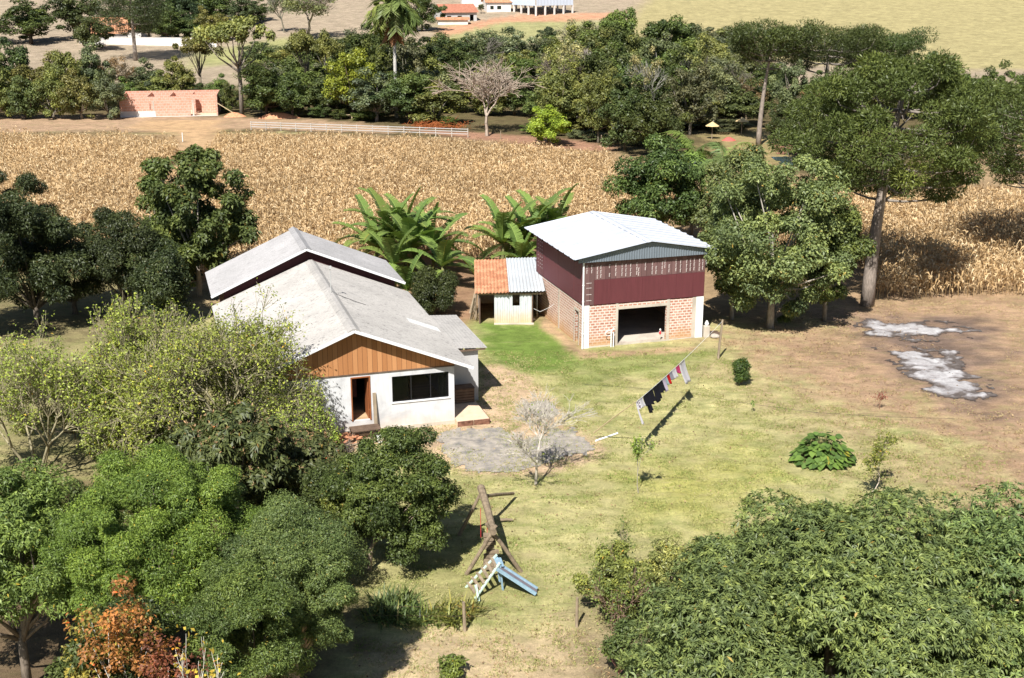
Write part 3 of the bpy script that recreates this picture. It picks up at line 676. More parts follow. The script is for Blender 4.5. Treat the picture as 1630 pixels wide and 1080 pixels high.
for x in [.12, .42, .78, 1.0, 1.55, 1.95, 2.35, 2.6, 2.9, 3.3, 3.42, 3.85, 4.3, 4.55, 4.95, 5.12, 5.4, 5.85, 6.15, 6.55, 6.8, 7.05, 7.4, 7.62]:
    top = Z3-.22-rs.uniform(0, .12); z = top-.02
    for j in range(rs.choice([3, 4, 4])):
        if z-.22 < Z2+.05: break
        if rs.rand() < .9: m.box(x, x+.045, -.049, -.046, z-.22, z, 1); m.box(x+.045, x+.085, -.049, -.046, z-.03, z, 1)
        z -= .27
for z in (2.95, 3.32, 3.72, 4.02): m.box(.12, .46, -.047, -.044, z, z+.035, 1)
m.build('printed_board_front', ['maroon_boards', 'pale_print'], barn)
m = MB(); m.box(-.045, 0, D-1.49, D, Z1+.02, Z3-.2)
for y in (D-1.3, D-.95, D-.5):
    z = Z3-.5
    while z > Z1+.3: m.box(-.049, -.046, y, y+.16, z-.03, z, 1); z -= .24
m.build('printed_board_side', ['maroon_boards_side', 'pale_print'], barn)
m = MB(); m.box(W, W+.05, .01, D, Z1+.02, Z3); m.box(0, W, D, D+.04, Z1+.02, Z3); m.box(.001, .04, .01, D-.01, Z3-.2, Z3+.05); m.build('sheet_rear', 'maroon_dark', barn)
ZR, XR = 6.42, 4.02; eL, eR = (-.78, 5.60), (8.56, 5.62)
m = MB(); x = .0
gp = [(-.3, 5.42), (8.15, 5.42)]
m.corr((-.35, -.30, 5.30), (8.15, -.30, 5.30), (8.15, -.30, 5.62), (-.35, -.30, 5.62), .16, .012)
def zr(x): return ZR-(XR-x)*(ZR-eL[1])/(XR-eL[0]) if x < XR else ZR-(x-XR)*(ZR-eR[1])/(eR[0]-XR)
gm = MB(); xs = np.arange(-.5, 8.3, .04)
for i in range(len(xs)-1):
    a, b = xs[i], xs[i+1]; ya = -.30+.02*math.sin(a/.16*6.28); yb = -.30+.02*math.sin(b/.16*6.28)
    lo = 5.36+.0*a
    gm.add([(a, ya, min(lo, zr(a)-.12)), (b, yb, min(lo, zr(b)-.12)), (b, yb, zr(b)-.07), (a, ya, zr(a)-.07)], [(0, 1, 2, 3)])
gm.build('gable_sheet', 'grey_metal', barn)
m = MB(); m.corr((XR, -.55, ZR), (XR, 9.3, ZR), (eL[0], 9.3, eL[1]), (eL[0], -.55, eL[1]), .98, .035, prof='trap', nseg=18); m.build('roof_left_slope', 'roof_white', barn)
m = MB(); m.corr((XR, -.55, ZR), (XR, 9.3, ZR), (eR[0], 9.3, eR[1]), (eR[0], -.55, eR[1]), .98, .035, prof='trap', nseg=18); m.build('roof_right_slope', 'roof_white', barn)
m = MB(); m.prism([(XR-.25, ZR-.02), (XR, ZR+.045), (XR+.25, ZR-.02), (XR, ZR+.02)], -.58, 9.32); m.build('ridge_cap', 'roof_white', barn)
for yy in np.arange(-.2, 9.2, 1.5):
    m = MB(); m.bar((eL[0]+.05, yy, eL[1]-.10), (XR, yy, ZR-.12), .06, .1); m.build('rafter', 'dark_interior', barn)
    m = MB(); m.bar((eR[0]-.05, yy, eR[1]-.10), (XR, yy, ZR-.12), .06, .1); m.build('rafter', 'dark_interior', barn)
# things in and round the barn
m = MB(); m.tube([(0, 0, 0), (0, 0, .95), (.05, 0, 1.08), (.18, 0, 1.15)], .04, 8); m.tube([(.15, 0, 0), (.15, 0, .9)], .04, 8); m.tube([(-.05, 0, 1.0), (-.2, 0, 1.05), (-.36, 0, .98)], .03, 8)
m.tube([(-.18+.22*math.cos(a), -.02, .88+.16*math.sin(a)) for a in np.linspace(0, 6.28, 13)], .022, 6)
o = thing_one('water_pipe', m, 'white_plastic', 'white water pipe with a tap coil against the brick wall left of the barn doorway', 'pipe'); o.location = bw(1.72, -.22, 0); o.rotation_euler = (0, 0, BY)
t = empty('toy_doll', bw(5.02, -.0, .12), BY, 'small red and white toy figure hanging at the right side of the barn doorway', 'toy')
m = MB(); m.tube([(0, 0, .45), (0, 0, .5), (0, 0, .62), (0, 0, .74)], [.06, .1, .09, .04], 10); m.build('dress', 'toy_red', t); t.scale = (.75, .75, .75)
m = MB(); m.tube([(0, 0, .74), (0, 0, .80), (0, 0, .88), (0, 0, .92)], [.03, .07, .07, .02], 10); m.tube([(-.12, 0, .7), (.12, 0, .7)], .02, 6); m.build('body', 'white_plastic', t)
m = MB(); m.tube([(0, 0, 0), (0, 0, .45)], .03, 6); m.build('stand', 'concrete', t)
for k, (x, y, s_, lab) in enumerate([(8.25, .35, .28, 'larger pale rock leaning by the right front corner of the barn'), (8.55, -.35, .24, 'flat grey rock nearest the barn corner post'), (-1.0, 6.7, .14, 'small brown stone between the shed and the barn')]):
    m = MB(); rr2 = np.random.RandomState(20+k); vs = []
    for i in range(5):
        for j in range(8):
            ph = PI*(i+.5)/5; th = 2*PI*j/8; q = s_*(1+rr2.uniform(-.18, .18)); vs.append((q*math.sin(ph)*math.cos(th)*1.3, q*math.sin(ph)*math.sin(th), q*.7*math.cos(ph)+s_*.5))
    fs = [(i*8+j, i*8+(j+1) % 8, (i+1)*8+(j+1) % 8, (i+1)*8+j) for i in range(4) for j in range(8)]+[tuple(range(7, -1, -1)), tuple(32+j for j in range(8))]
    m.add(vs, fs); o = thing_one('rock', m, 'rock', lab, 'rock', smooth=True); o.location = bw(x, y, 0)
m = MB(); m.box(-.18, .18, -.14, .14, 0, .75); o = thing_one('concrete_block', m, 'concrete', 'upright pale concrete block beside the right barn corner', 'block', bevel=.02); o.location = bw(8.12, -.02, 0); o.rotation_euler = (0, 0, BY)
m = MB(); m.tube([(0, 0, 0), (0, 0, .1), (0, 0, .3)], [.10, .14, .05], 10); o = thing_one('plastic_jug', m, 'white_plastic', 'white plastic jug on top of the concrete block', 'jug'); o.location = bw(8.14, .0, .76)
m = MB()
for i in range(4): m.box(-.5, .5, -.3+.16*i, -.16+.16*i, .03+.03*(i % 2), .07+.03*(i % 2))
o = thing_one('scrap_boards', m, 'old_board', 'low stack of dark boards on the soil right of the barn', 'boards'); o.location = bw(8.85, .5, 0); o.rotation_euler = (.05, .1, .5)

# ================================================================== SHED
SY = R(2); so = frame_at(763, 516)
shed = empty('tool_shed', so, SY, 'low shed roofed half in orange tiles and half in grey sheet metal', 'shed')
def sw(x, y, z=0):
    c_, s_ = math.cos(SY), math.sin(SY); return (so[0]+x*c_-y*s_, so[1]+x*s_+y*c_, z)
m = MB(); xs = np.arange(0, 2.46, .05)
m.corr((.97, 0, 0), (2.14, 0, 0), (2.14, 0, 1.93), (.97, 0, 1.93), .15, .012); m.corr((2.14, 0, 0), (2.60, 0, 0), (2.60, 0, 1.2), (2.14, 0, 1.2), .15, .012); m.corr((2.60, 0, 0), (3.36, 0, 0), (3.36, 0, 2.0), (2.60, 0, 2.0), .15, .012)
m.corr((0, .05, 0), (0, 5.0, 0), (0, 5.0, 2.6), (0, .05, 1.93), .15, .012); m.box(0, 3.8, 5.0, 5.05, 0, 2.6); m.box(3.78, 3.83, 1.5, 4.99, 0, 2.5)
m.build('wall', 'tin_wall', shed)
for x in (-.02, 3.36): 
    m = MB(); m.box(x, x+.09, -.02, .07, 0, 1.98); m.build('post', 'old_board', shed)
m = MB(); m.box(-.1, 4.1, -.06, 0.0, 1.94, 2.03); m.build('lintel', 'weathered_wood', shed)
def srz(y, x=0): return 2.06+(y+.3)*(2.82-2.06)/6.1+.02*x
m = MB(); vs = []; fs = []; cols = int(2.2/.055); rows = 62; N = cols+1
for j in range(rows+1):
    y = -.32+6.12*j/rows
    for i in range(N):
        x = -.28+2.2*i/cols; ph = (x/.22) % 1; cyc = j % 6
        vs.append((x+.01*math.sin(j*1.7+i), y, srz(y, x)+.05+.038*math.sin(ph*2*PI)+.03*(1-cyc/6)*1.0))
for j in range(rows):
    for i in range(cols): q = j*N+i; fs.append((q, q+1, q+N+1, q+N))
m.add(vs, fs); o = m.build('tile_roof', 'roof_tiles', shed); md = o.modifiers.new('solid', 'SOLIDIFY'); md.thickness = .02
m = MB(); m.corr((1.90, -.32, srz(-.32, 1.9)+.10), (4.22, -.32, srz(-.32, 4.2)+.10), (4.10, 5.85, srz(5.85, 4.1)+.10), (1.90, 5.85, srz(5.85, 1.9)+.10), .22, .03); m.build('metal_roof', 'tin', shed)
m = MB()
for x in (-.2, 1.8, 3.9): m = MB(); m.bar((x, -.3, srz(-.3)-.03), (x, 5.7, srz(5.7)-.03), .06, .08); m.build('rafter', 'old_board', shed)
m = MB(); m.box(.95, 3.5, -.25, -.02, -.05, .06); m.build('sill_slab', 'concrete', shed)
rs = np.random.RandomState(3); m = MB()
for i in range(26):
    y = rs.uniform(.2, 3.6); m.bar((-.15-rs.uniform(0, .5), y, rs.uniform(0, .3)), (-.1-rs.uniform(0, .25), y+rs.uniform(-.5, .5), rs.uniform(.6, 1.7)), rs.uniform(.05, .16), .03)
o = thing_one('leaning_boards', m, 'weathered_wood', 'loose pile of bleached boards and offcuts leaning on the left side of the shed', 'boards'); o.location = sw(0, 0); o.rotation_euler = (0, 0, SY)
m = MB(); m.tube([(3.5, -.05, 1.0), (3.9, -.3, .86), (4.5, -.3, 1.15), (4.95, -.2, 1.45)], .015, 6); o = thing_one('hose_line', m, 'grey_pipe', 'thin grey pipe spanning from the shed post to the barn wall', 'pipe'); o.location = sw(0, 0); o.rotation_euler = (0, 0, SY)

# ================================================================== FAR BUILDINGS
def gable_house(px, py, yaw, L, Wd, h, rise, wallm, roofm_, label, ops=(), over=.5, name='farm_house'):
    o = gnd(px, py); t = empty(name, o, R(yaw), label, 'house')
    m = MB(); m.wall(L, h, .2, ops, 'x', (0, 0, -.5)); m.box(0, .2, .201, Wd, -.5, h-.5); m.box(L-.2, L, .201, Wd, -.5, h-.5); m.box(.201, L-.201, Wd-.2, Wd, -.5, h-.5)
    for x in (0, L-.2): m.prismx([(0, h-.5), (Wd, h-.5), (Wd/2, h-.5+rise*.93)], x, x+.2)
    m.build('wall', wallm, t)
    for s_, nm in ((-1, 'roof'), (1, 'roof')):
        y0 = -over if s_ < 0 else Wd+over; zz = h-.5-over*rise/(Wd/2)
        m = MB(); m.corr((-over, Wd/2, h-.5+rise+.05), (L+over, Wd/2, h-.5+rise+.05), (L+over, y0, zz+.05), (-over, y0, zz+.05), .3, .03); m.build(nm, roofm_, t)
    for a in ops:
        if a[2] > .6: m = MB(); m.box(a[0], a[1], .12, .16, a[2]-.5, a[3]-.5); m.build('window', 'curtain', t)
    return t
gable_house(706, 36, 20, 9.5, 9, 3.2, 1.9, 'grey_plaster', 'roof_tiles_old', 'grey farm building with a rusty red gable roof left of the far blue shed', [(1, 2.2, 1.2, 2.2), (4, 5.2, 1.2, 2.2), (7.5, 8.6, .5, 2.4)])
gable_house(697, 40, 5, 8, 3.5, 1.9, .5, 'far_white', 'roof_tiles', 'low lean-to with a bright orange roof in front of the rusty roofed farm building')
gable_house(775, 20, 10, 7, 8, 3.4, 1.8, 'far_white', 'roof_tiles', 'white far house with a red tiled roof directly left of the blue shed', [(1, 2, 1.3, 2.3), (3, 4.2, 1.3, 2.3)])
gable_house(735, 12, 5, 12, 8, 3.4, 1.8, 'far_white', 'roof_tiles_old', 'long dull red roof farthest back among the hillside buildings')
gable_house(150, 72, 15, 7.5, 8, 3.4, 3.2, 'far_white', 'roof_tiles', 'white house with a steep orange red roof behind the trees at the upper left', [(4, 5, 1.3, 2.3)])
gable_house(196, 62, 0, 4.5, 4, 2.8, 1.0, 'far_white', 'roof_tiles', 'small white outbuilding with an orange roof beside the upper left house')
o = gnd(853, 26); t = empty('open_shed', o, R(33), 'big pale blue hillside shed on white posts with open sides', 'shed')
k = mpx(o[1], o[2]); LW, LD = 60*k/math.cos(R(33)), 46*k/math.sin(R(33))
for i in range(5):
    for (x, y) in ((LW*i/4, 0), (LW*i/4, LD)):
        m = MB(); m.box(x-.2, x+.2, y-.2, y+.2, -1, 3.0); m.build('post', 'far_white', t)
for i in range(1, 4):
    for x in (0, LW): m = MB(); m.box(x-.2, x+.2, LD*i/4-.2, LD*i/4+.2, -1, 3.0); m.build('post', 'far_white', t)
m = MB(); m.corr((0, -.22, 2.8), (LW, -.22, 2.8), (LW, -.22, 5.2), (0, -.22, 5.2), .5, .03); m.corr((-.22, 0, 2.8), (-.22, LD, 2.8), (-.22, LD, 5.2), (-.22, 0, 5.2), .5, .03)
m.prism([(0, 5.2), (LW, 5.2), (LW*.75, 6.1), (LW*.5, 6.4), (LW*.25, 6.1)], -.25, -.15); m.build('cladding', 'far_blue', t)
m = MB(); n = 10; vs = []; fs = []
for i in range(n+1):
    x = -.5+(LW+1)*i/n; z = 5.3+1.3*math.sin(PI*i/n)
    for y in (-.6, LD+.5): vs += [(x, y, z), (x, y, z-.12)]
for i in range(n):
    a = i*4; b = a+4; fs += [(a, b, b+2, a+2), (a+1, a+3, b+3, b+1), (a, a+1, b+1, b), (a+2, b+2, b+3, a+3)]
m.add(vs, fs); m.build('roof', 'roof_white', t)
# white garden wall far left
wl0, wl1 = gnd(215, 72), gnd(345, 75); k = math.hypot(*(wl1-wl0)[:2]); yw = math.atan2(wl1[1]-wl0[1], wl1[0]-wl0[0])
t = empty('garden_wall', wl0, yw, 'long low white garden wall below the trees at the upper left', 'wall')
m = MB(); m.box(-14, k, -.1, .1, -.5, 1.7); m.build('panel', 'far_white', t); m = MB(); m.box(-14.05, k+.05, -.16, .16, 1.701, 1.8); m.build('coping', 'far_white', t)
# unfinished brick house
b0, b1 = gnd(192, 187), gnd(347, 184); k = math.hypot(*(b1-b0)[:2]); yw = math.atan2(b1[1]-b0[1], b1[0]-b0[0])
t = empty('unfinished_house', b0, yw, 'roofless shell of a new house in salmon hollow brick at the field edge', 'house')
L1 = k; Dp = 8.0; h = 3.0
m = MB(); m.wall(L1*.72, h, .2, [(L1*.30, L1*.315, 1.0, 2.0), (L1*.46, L1*.47, .8, 2.0)], 'x', (0, 0, 0)); m.wall(L1, h+.15, .2, [(L1*.42, L1*.455, 1.2, 2.0)], 'x', (0, Dp, 0))
m.wall(Dp-.2, h, .2, [(1, 2.2, 1, 2.1)], 'y', (0, .201, 0)); m.wall(Dp-.2, h+.1, .2, [], 'y', (L1-.2, .201, 0)); m.wall(Dp-3.3, h, .2, [(.6, 1.5, 0, 2.1)], 'y', (L1*.72, 2.9, 0)); m.wall(L1*.27-.2, h, .2, [(.4, 1.3, 0, 2.2)], 'x', (L1*.72+.201, 2.9, 0))
for f in (.27, .5): m.wall(Dp-.4, h, .2, [(2, 3, 0, 2.1)], 'y', (L1*f, .201, 0))
m.wall(L1*.7, h, .2, [(1.5, 2.4, 0, 2.1), (6, 6.9, 0, 2.1)], 'x', (.201, 4.0, 0)) if False else None
m.build('brick_wall', 'brick_far', t)
m = MB(); m.box(0, L1*.36, -.06, -.002, 0, .85); m.box(-.0, L1, -.5, -.061, -.4, .02); m.build('white_plinth', 'far_white', t)
m = MB(); m.box(-.05, L1+.05, 0.21, Dp+.2, -.3, .01); m.build('floor_slab', 'beige_slab', t)
m = MB()
for x in (L1*.335, L1*.72+.3): m.box(x, x+.25, -.03, .22, 0, 2.4)
m.build('pillar', 'concrete', t)
m = MB(); m.bar((1.2, 1.0, 2.2), (4.2, 1.2, 2.25), .1, .12); m.build('timber_prop', 'bamboo', t)
m = MB(); m.bar((L1, .0, 1.9), (L1+2.9, -1.2, .15), .1, .1); o = thing_one('timber_brace', m, 'bamboo', 'long timber brace leaning on the right end of the unfinished brick house', 'timber'); o.location = b0; o.rotation_euler = (0, 0, yw)
m = MB(); m.wall(2.4, 2.2, .15, [(.8, 1.7, 0, 2.0)], 'x', (0, 0, 0)); m.box(0, .15, .151, 2.4, 0, 2.2); m.box(0, 2.4, 0.01, 2.4, 2.21, 2.3)
o = thing_one('site_hut', m, 'grey_plaster', 'small grey hut with a dark doorway at the left end of the unfinished house', 'hut'); p = gnd(179, 186); o.location = p; o.rotation_euler = (0, 0, yw)

# ================================================================== FENCES AND POSTS
fa, fb = gnd(400, 207), gnd(745, 219); k = math.hypot(*(fb-fa)[:2]); yw = math.atan2(fb[1]-fa[1], fb[0]-fa[0])
t = empty('paddock_fence', fa, yw, 'long white two rail fence along the far edge of the cornfield', 'fence'); n = 14
for i in range(n+1): m = MB(); m.box(k*i/n-.05, k*i/n+.05, -.05, .05, -.1, 1.2); m.build('post', 'concrete', t)
for z in (.45, .78, 1.10): m = MB(); m.box(0, k, -.09, -.051, z-.04, z+.04); m.build('rail', 'grey_plaster', t)
def post(px, py, h, r, label, mat='weathered_wood', lean=(0, 0), name='wooden_post', **kw):
    p = gnd(px, py); m = MB(); m.tube([(0, 0, -.1), (lean[0]*.3, lean[1]*.3, h*.4), (lean[0], lean[1], h)], [r*1.1, r, r*.9], 8); o = thing_one(name, m, mat, label, 'post'); o.location = p; return o
post(1143, 571, 2.35, .07, 'tall grey wooden post standing alone right of the barn', lean=(.16, .05))
post(740, 1006, 1.15, .06, 'rough fence post in front of the strap-leaf plants', lean=(-.03, 0))
post(918, 999, 1.15, .055, 'rough fence post beside the leafy bush at the bottom centre')
post(560, 1052, 1.1, .055, 'fence post in the shade of the bottom left trees') if False else None
post(291, 226, 1.2, .06, 'white marker post at the end of the track through the corn', 'white_paint')
post(957, 234, 1.5, .08, 'grey post at the woodland edge right of the lime green round tree')
post(797, 222, 1.1, .06, 'short grey post just right of the dead tree at the far edge of the corn')
post(944, 222, 2.4, .09, 'tall pale post standing between the trunks of the woodland')
wirep = [(-8, 37.8, .9), gnd(740, 1006)+[0, 0, .95], (.3, 37.75, .87), gnd(918, 999)+[0, 0, .95], (6, 38.2, .9), (11, 38.6, .9)]
m = MB(); m.tube(wirep, .004, 4); m.tube([(p[0], p[1], p[2]-.35) for p in wirep], .004, 4); o = thing_one('fence_wire', m, 'old_board', 'two thin wires strung between the rough fence posts', 'wire')
m = MB(); pts = [gnd(*q)+[0, 0, .03] for q in ((930, 613), (1010, 618), (1100, 627), (1200, 645), (1300, 658), (1400, 664), (1520, 668))]; m.tube(pts, .007, 5)  # narrow dark tube following a line over the lawn
thing_one('ground_line', m, 'black_plastic', 'thin dark line running across the lawn behind the washing line', 'cable')
m = MB(); m.tube([gnd(948, 704)+[0, 0, .06], gnd(983, 693)+[0, 0, .10]], .05, 8); thing_one('loose_pipe', m, 'white_plastic', 'short white pipe lying on the lawn at the foot of the washing line', 'pipe')

# ================================================================== WASHING LINE
PA = atz(1013, 640, 2.75); PB = gnd(1143, 571)+np.array([.14, .05, 2.25])
m = MB(); m.tube([atz(945, 700, .0)+[0, 0, .35], (atz(945, 700, 0)+[0, 0, .35])*.5+PA*.5+[0, 0, .05], PA+[0, 0, .03]], [.035, .03, .022], 7); thing_one('line_prop', m, 'bamboo', 'long bamboo prop slanting up to the left end of the washing line', 'pole')
def linep(t): p = PA*(1-t)+PB*t; p = p.copy(); p[2] -= .25*4*t*(1-t)*.5; return p
m = MB(); m.tube([linep(t) for t in np.linspace(0, 1, 16)], .009, 5); thing_one('washing_line', m, 'white_plastic', 'thin wire of the washing line running to the lone wooden post', 'wire')
def t_at(px):
    lo, hi = 0.0, 1.0
    for _ in range(30):
        mid = (lo+hi)/2
        if projv(linep(mid))[0] < px: lo = mid
        else: hi = mid
    return lo
def garment(px0, px1, lens, mat, name, label, cat, seed=0):
    a, b = linep(t_at(px0)), linep(t_at(px1)); nx_, nz_ = 13, 9; rs = np.random.RandomState(seed); u = b-a; side = Vector((-u[1], u[0], 0)).normalized(); V = []; Fs = []
    ph = rs.uniform(0, 6); org = Vector(a)
    for s_ in (0, 1):
        for j in range(nz_+1):
            for i in range(nx_+1):
                f = i/nx_; L = np.interp(f, np.linspace(0, 1, len(lens)), lens); g_ = j/nz_
                w = (.035*math.sin(f*11+ph)+.02*math.sin(f*23+ph*2))*(.3+g_); p = Vector(a*(1-f)+b*f)-org+side*(w+s_*.018)+Vector((0, 0, -L*g_+.02*(1-s_)*0)); p += Vector((u[0], u[1], 0))*(.03*math.sin(g_*5+ph))+Vector((u[1], -u[0], 0)).normalized()*(.34*L*g_**1.3)
                V.append(p)
    N = nx_+1; S = N*(nz_+1)
    for s_ in (0, 1):
        for j in range(nz_):
            for i in range(nx_): q = s_*S+j*N+i; Fs.append((q, q+1, q+N+1, q+N))
    for i in range(nx_): Fs.append((i, i+1, S+i+1, S+i)); q = nz_*N+i; Fs.append((q, q+1, S+q+1, S+q))
    for j in range(nz_):
        for e in (0, nx_): q = j*N+e; Fs.append((q, q+N, S+q+N, S+q))
    m = MB(); m.add(V, Fs); o = m.build(name, mat, None, smooth=True); o.location = org
    return tag(o, label, cat, 'clothes on the washing line')
G = [(1009.5, 1013.5, [1.05, 1.08], 'cloth_white', 'trousers', 'white trousers with one long leg, leftmost on the washing line', 'trousers'),
     (1013.5, 1017.5, [.38, .40], 'cloth_spotted', 'blouse', 'purple spotted blouse hanging over the white trousers', 'blouse'),
     (1018, 1023.5, [.40, .44], 'cloth_white', 'small_cloth', 'small white cloth between the spotted blouse and the black clothes', 'cloth'),
     (1024, 1028, [.50, .55], 'cloth_black', 'shirt', 'first black garment from the left', 'shirt'),
     (1026.5, 1031, [.88, .92, .85], 'cloth_black', 'leggings', 'long narrow black leggings reaching lowest among the black clothes', 'leggings'),
     (1031.5, 1038.5, [.60, .66, .58, .62], 'cloth_black', 'shirt', 'wide black shirt right of the long black leggings', 'shirt'),
     (1039, 1047.5, [.72, .78, .70, .74], 'cloth_black', 'shirt', 'widest black shirt in the middle of the washing line', 'shirt'),
     (1048, 1053.5, [.50, .55, .5], 'cloth_black', 'shirt', 'rightmost black shirt beside the pale lilac cloth', 'shirt'),
     (1054, 1058.5, [.62, .64], 'cloth_lilac', 'towel', 'pale lilac towel right of the black shirts', 'towel'),
     (1059, 1060.5, [.42, .42], 'cloth_teal', 'sock', 'narrow dark teal sock beside the red garment', 'sock'),
     (1061, 1065.5, [.42, .50, .40], 'cloth_red', 'shorts', 'bright red shorts on the washing line', 'shorts'),
     (1066, 1069, [.38, .40], 'cloth_grey', 'small_cloth', 'small grey cloth right of the red shorts', 'cloth'),
     (1069.5, 1075, [.42, .46], 'cloth_white', 'small_cloth', 'short white cloth left of the pink print shirt', 'cloth'),
     (1075.5, 1081, [.25, .42, .30], 'cloth_pink', 'shirt', 'pink print shirt left of the big white towel', 'shirt'),
     (1082, 1090, [1.10, 1.15], 'cloth_white', 'towel', 'big white towel, rightmost on the washing line', 'towel')]
for i, a in enumerate(G): garment(*a, seed=i)

# ================================================================== PLAYGROUND
def Z(px, py, z): return Vector(atz(px, py, z))
t = empty('log_swing_frame', gnd(784, 905), 0, 'rough A-frame swing of weathered logs in the middle of the lawn', 'swing'); o0 = Vector(t.location)
ap = Z(784, 846, 1.9); ab = Z(767, 782, 2.05)
def log(a, b, r0, r1, nm='leg', mt='log_wood', par=t, org=o0):
    a = Vector(a)-org; b = Vector(b)-org; mid = a.lerp(b, .5)+Vector((.02, 0, .02)); m = MB(); m.tube([a, mid, b], [r0, (r0+r1)/2, r1], 9); return m.build(nm, mt, par)
f1 = Z(740, 919, -.1); f2 = Z(832, 915, -.1)
log(f1, f1+(ap-f1)*1.12, .085, .07); log(f2, f2+(ap-f2)*1.16+Vector((-.05, .05, .0)), .085, .07)
bd = (ap-ab).normalized(); log(ab-bd*.3, ap+bd*.25+Vector((0, 0, .08)), .16, .13, 'beam')
g1 = Z(729, 856, -.1); log(g1, ab+(ab-g1).normalized()*.2, .08, .06); g2 = Z(817, 786, .35); log(g2, ab+Vector((-.1, 0, -.25)), .07, .08)
log(Z(796, 828, .15), Z(816, 828, .12), .06, .05, 'stub')
m = MB()
for dx in (-.16, .14):
    a = ap.lerp(ab, .18)-o0+Vector((dx*.5, 0, -.1)); m.tube([a, a+Vector((dx*.6, -.05, -1.3))], .014, 5)
m.build('rope', 'weathered_wood', t)
rs = np.random.RandomState(2); m = MB()
for i in range(9):
    c0 = ap.lerp(ab, .18)-o0+Vector((rs.uniform(-.08, .08), -.05-.02*i, -.45-.16*i)); m.bar(c0+Vector((-.22+rs.uniform(-.05, .05), 0, 0)), c0+Vector((.22+rs.uniform(-.05, .05), .03, rs.uniform(-.03, .03))), .15, .12)
m.build('swing_rung', 'log_wood', t)
m = MB()
for dx in (-.2, .05): a = ap.lerp(ab, .62)-o0+Vector((dx, 0, -.1)); m.tube([a, a+Vector((0, 0, -1.25))], .012, 5)
m.build('red_rope', 'toy_red', t)
t = empty('playground_slide', gnd(790, 925), 0, 'small blue and mint slide with a wooden ladder at the foot of the log frame', 'slide'); o0 = Vector(t.location)
top = Z(792, 903, 1.05); bot = Z(854, 943, .12); d = (bot-top); sd = Vector((-d.y, d.x, 0)).normalized()
m = MB(); m.bar(top-o0, bot-o0, .34, .03); m.build('slide_bed', 'slide_bed', t)
for s_ in (-1, 1): m = MB(); m.bar(top+sd*.2*s_-o0+Vector((0, 0, .03)), bot+sd*.2*s_-o0+Vector((0, 0, .03)), .05, .13); m.build('side_rail', 'paint_blue', t)
m = MB(); q = bot-d*.12; m.bar(q+sd*.15-o0, Vector((q.x, q.y, 0))+sd*.15-o0, .06); m.build('slide_leg', 'weathered_wood', t)
l1a, l1b = Z(755, 955, -.02), top+sd*.28+Vector((-.02, 0, .28)); l1b = Z(796, 896, 1.2); l2a, l2b = Z(741, 936, -.02), Z(791, 883, 1.2)
for a, b in ((l1a, l1b), (l2a, l2b)): m = MB(); m.bar(a-o0, b-o0, .09, .05); m.build('ladder_rail', 'paint_mint', t)
for i in range(6):
    f = .1+.15*i; m = MB(); m.bar(l1a.lerp(l1b, f)-o0+Vector((0, 0, .04)), l2a.lerp(l2b, f)-o0+(l2a-l1a)*.1+Vector((0, 0, .04)), .11, .04); m.build('rung', 'weathered_wood', t)
m = MB(); m.bar(Z(762, 958, 0)-o0, Z(757, 931, .55)-o0, .09, .05); m.build('brace', 'paint_mint', t)
for q in (l1b, l2b): m = MB(); m.bar(q-o0-Vector((0, 0, .1)), Vector((q.x+.1, q.y+.1, 0))-o0, .07); m.build('support_leg', 'paint_blue', t)
m = MB(); m.bar(l1b-o0-Vector((0, 0, .15)), l2b-o0-Vector((0, 0, .15)), .3, .04); m.build('platform', 'paint_blue', t)

# ================================================================== PARASOLS
for k_, (px, py, lab) in enumerate([(1133, 222, 'cream straw parasol nearer the woodland left of the red mound'), (1180, 214, 'cream straw parasol beside the slim araucaria trunk')]):
    p = gnd(px, py); t = empty('straw_parasol', p, 0, lab, 'parasol', 'straw parasols by the pond'); m = MB(); m.tube([(0, 0, 0), (0, 0, 1.9)], .06, 8); m.build('pole', 'weathered_wood', t)
    m = MB(); n = 14; r1 = .95; vs = [(0, 0, 2.35)]+[(r1*math.cos(2*PI*i/n), r1*math.sin(2*PI*i/n), 1.75+.03*(i % 2)) for i in range(n)]+[(0, 0, 2.2)]
    m.add(vs, [(0, 1+i, 1+(i+1) % n) for i in range(n)]+[(n+1, 1+(i+1) % n, 1+i) for i in range(n)]); m.build('canopy', 'straw', t)
m = MB(); rs = np.random.RandomState(4)
vs = [(.9*math.cos(a)*(1-j/4)*(1+rs.uniform(-.1, .1)), .7*math.sin(a)*(1-j/4), .45*math.sin(j/4*PI/2)) for j in range(4) for a in np.linspace(0, 2*PI, 12, endpoint=False)]+[(0, 0, .48)]
m.add(vs, [(j*12+i, j*12+(i+1) % 12, (j+1)*12+(i+1) % 12, (j+1)*12+i) for j in range(3) for i in range(12)]+[(36+i, 36+(i+1) % 12, 48) for i in range(12)])
o = thing_one('red_tarpaulin', m, 'pink_paint', 'small red covered mound between the two straw parasols', 'cover'); o.location = gnd(1160, 224)
m = MB(); m.box(-1.0, 1.0, -.5, .5, .65, .75)
for x in (-.8, .8): m.box(x-.1, x+.1, -.3, .3, 0, .649)
o = thing_one('timber_table', m, 'bamboo', 'rough pale timber table at the woodland edge beyond the white fence', 'table'); o.location = gnd(552, 190)
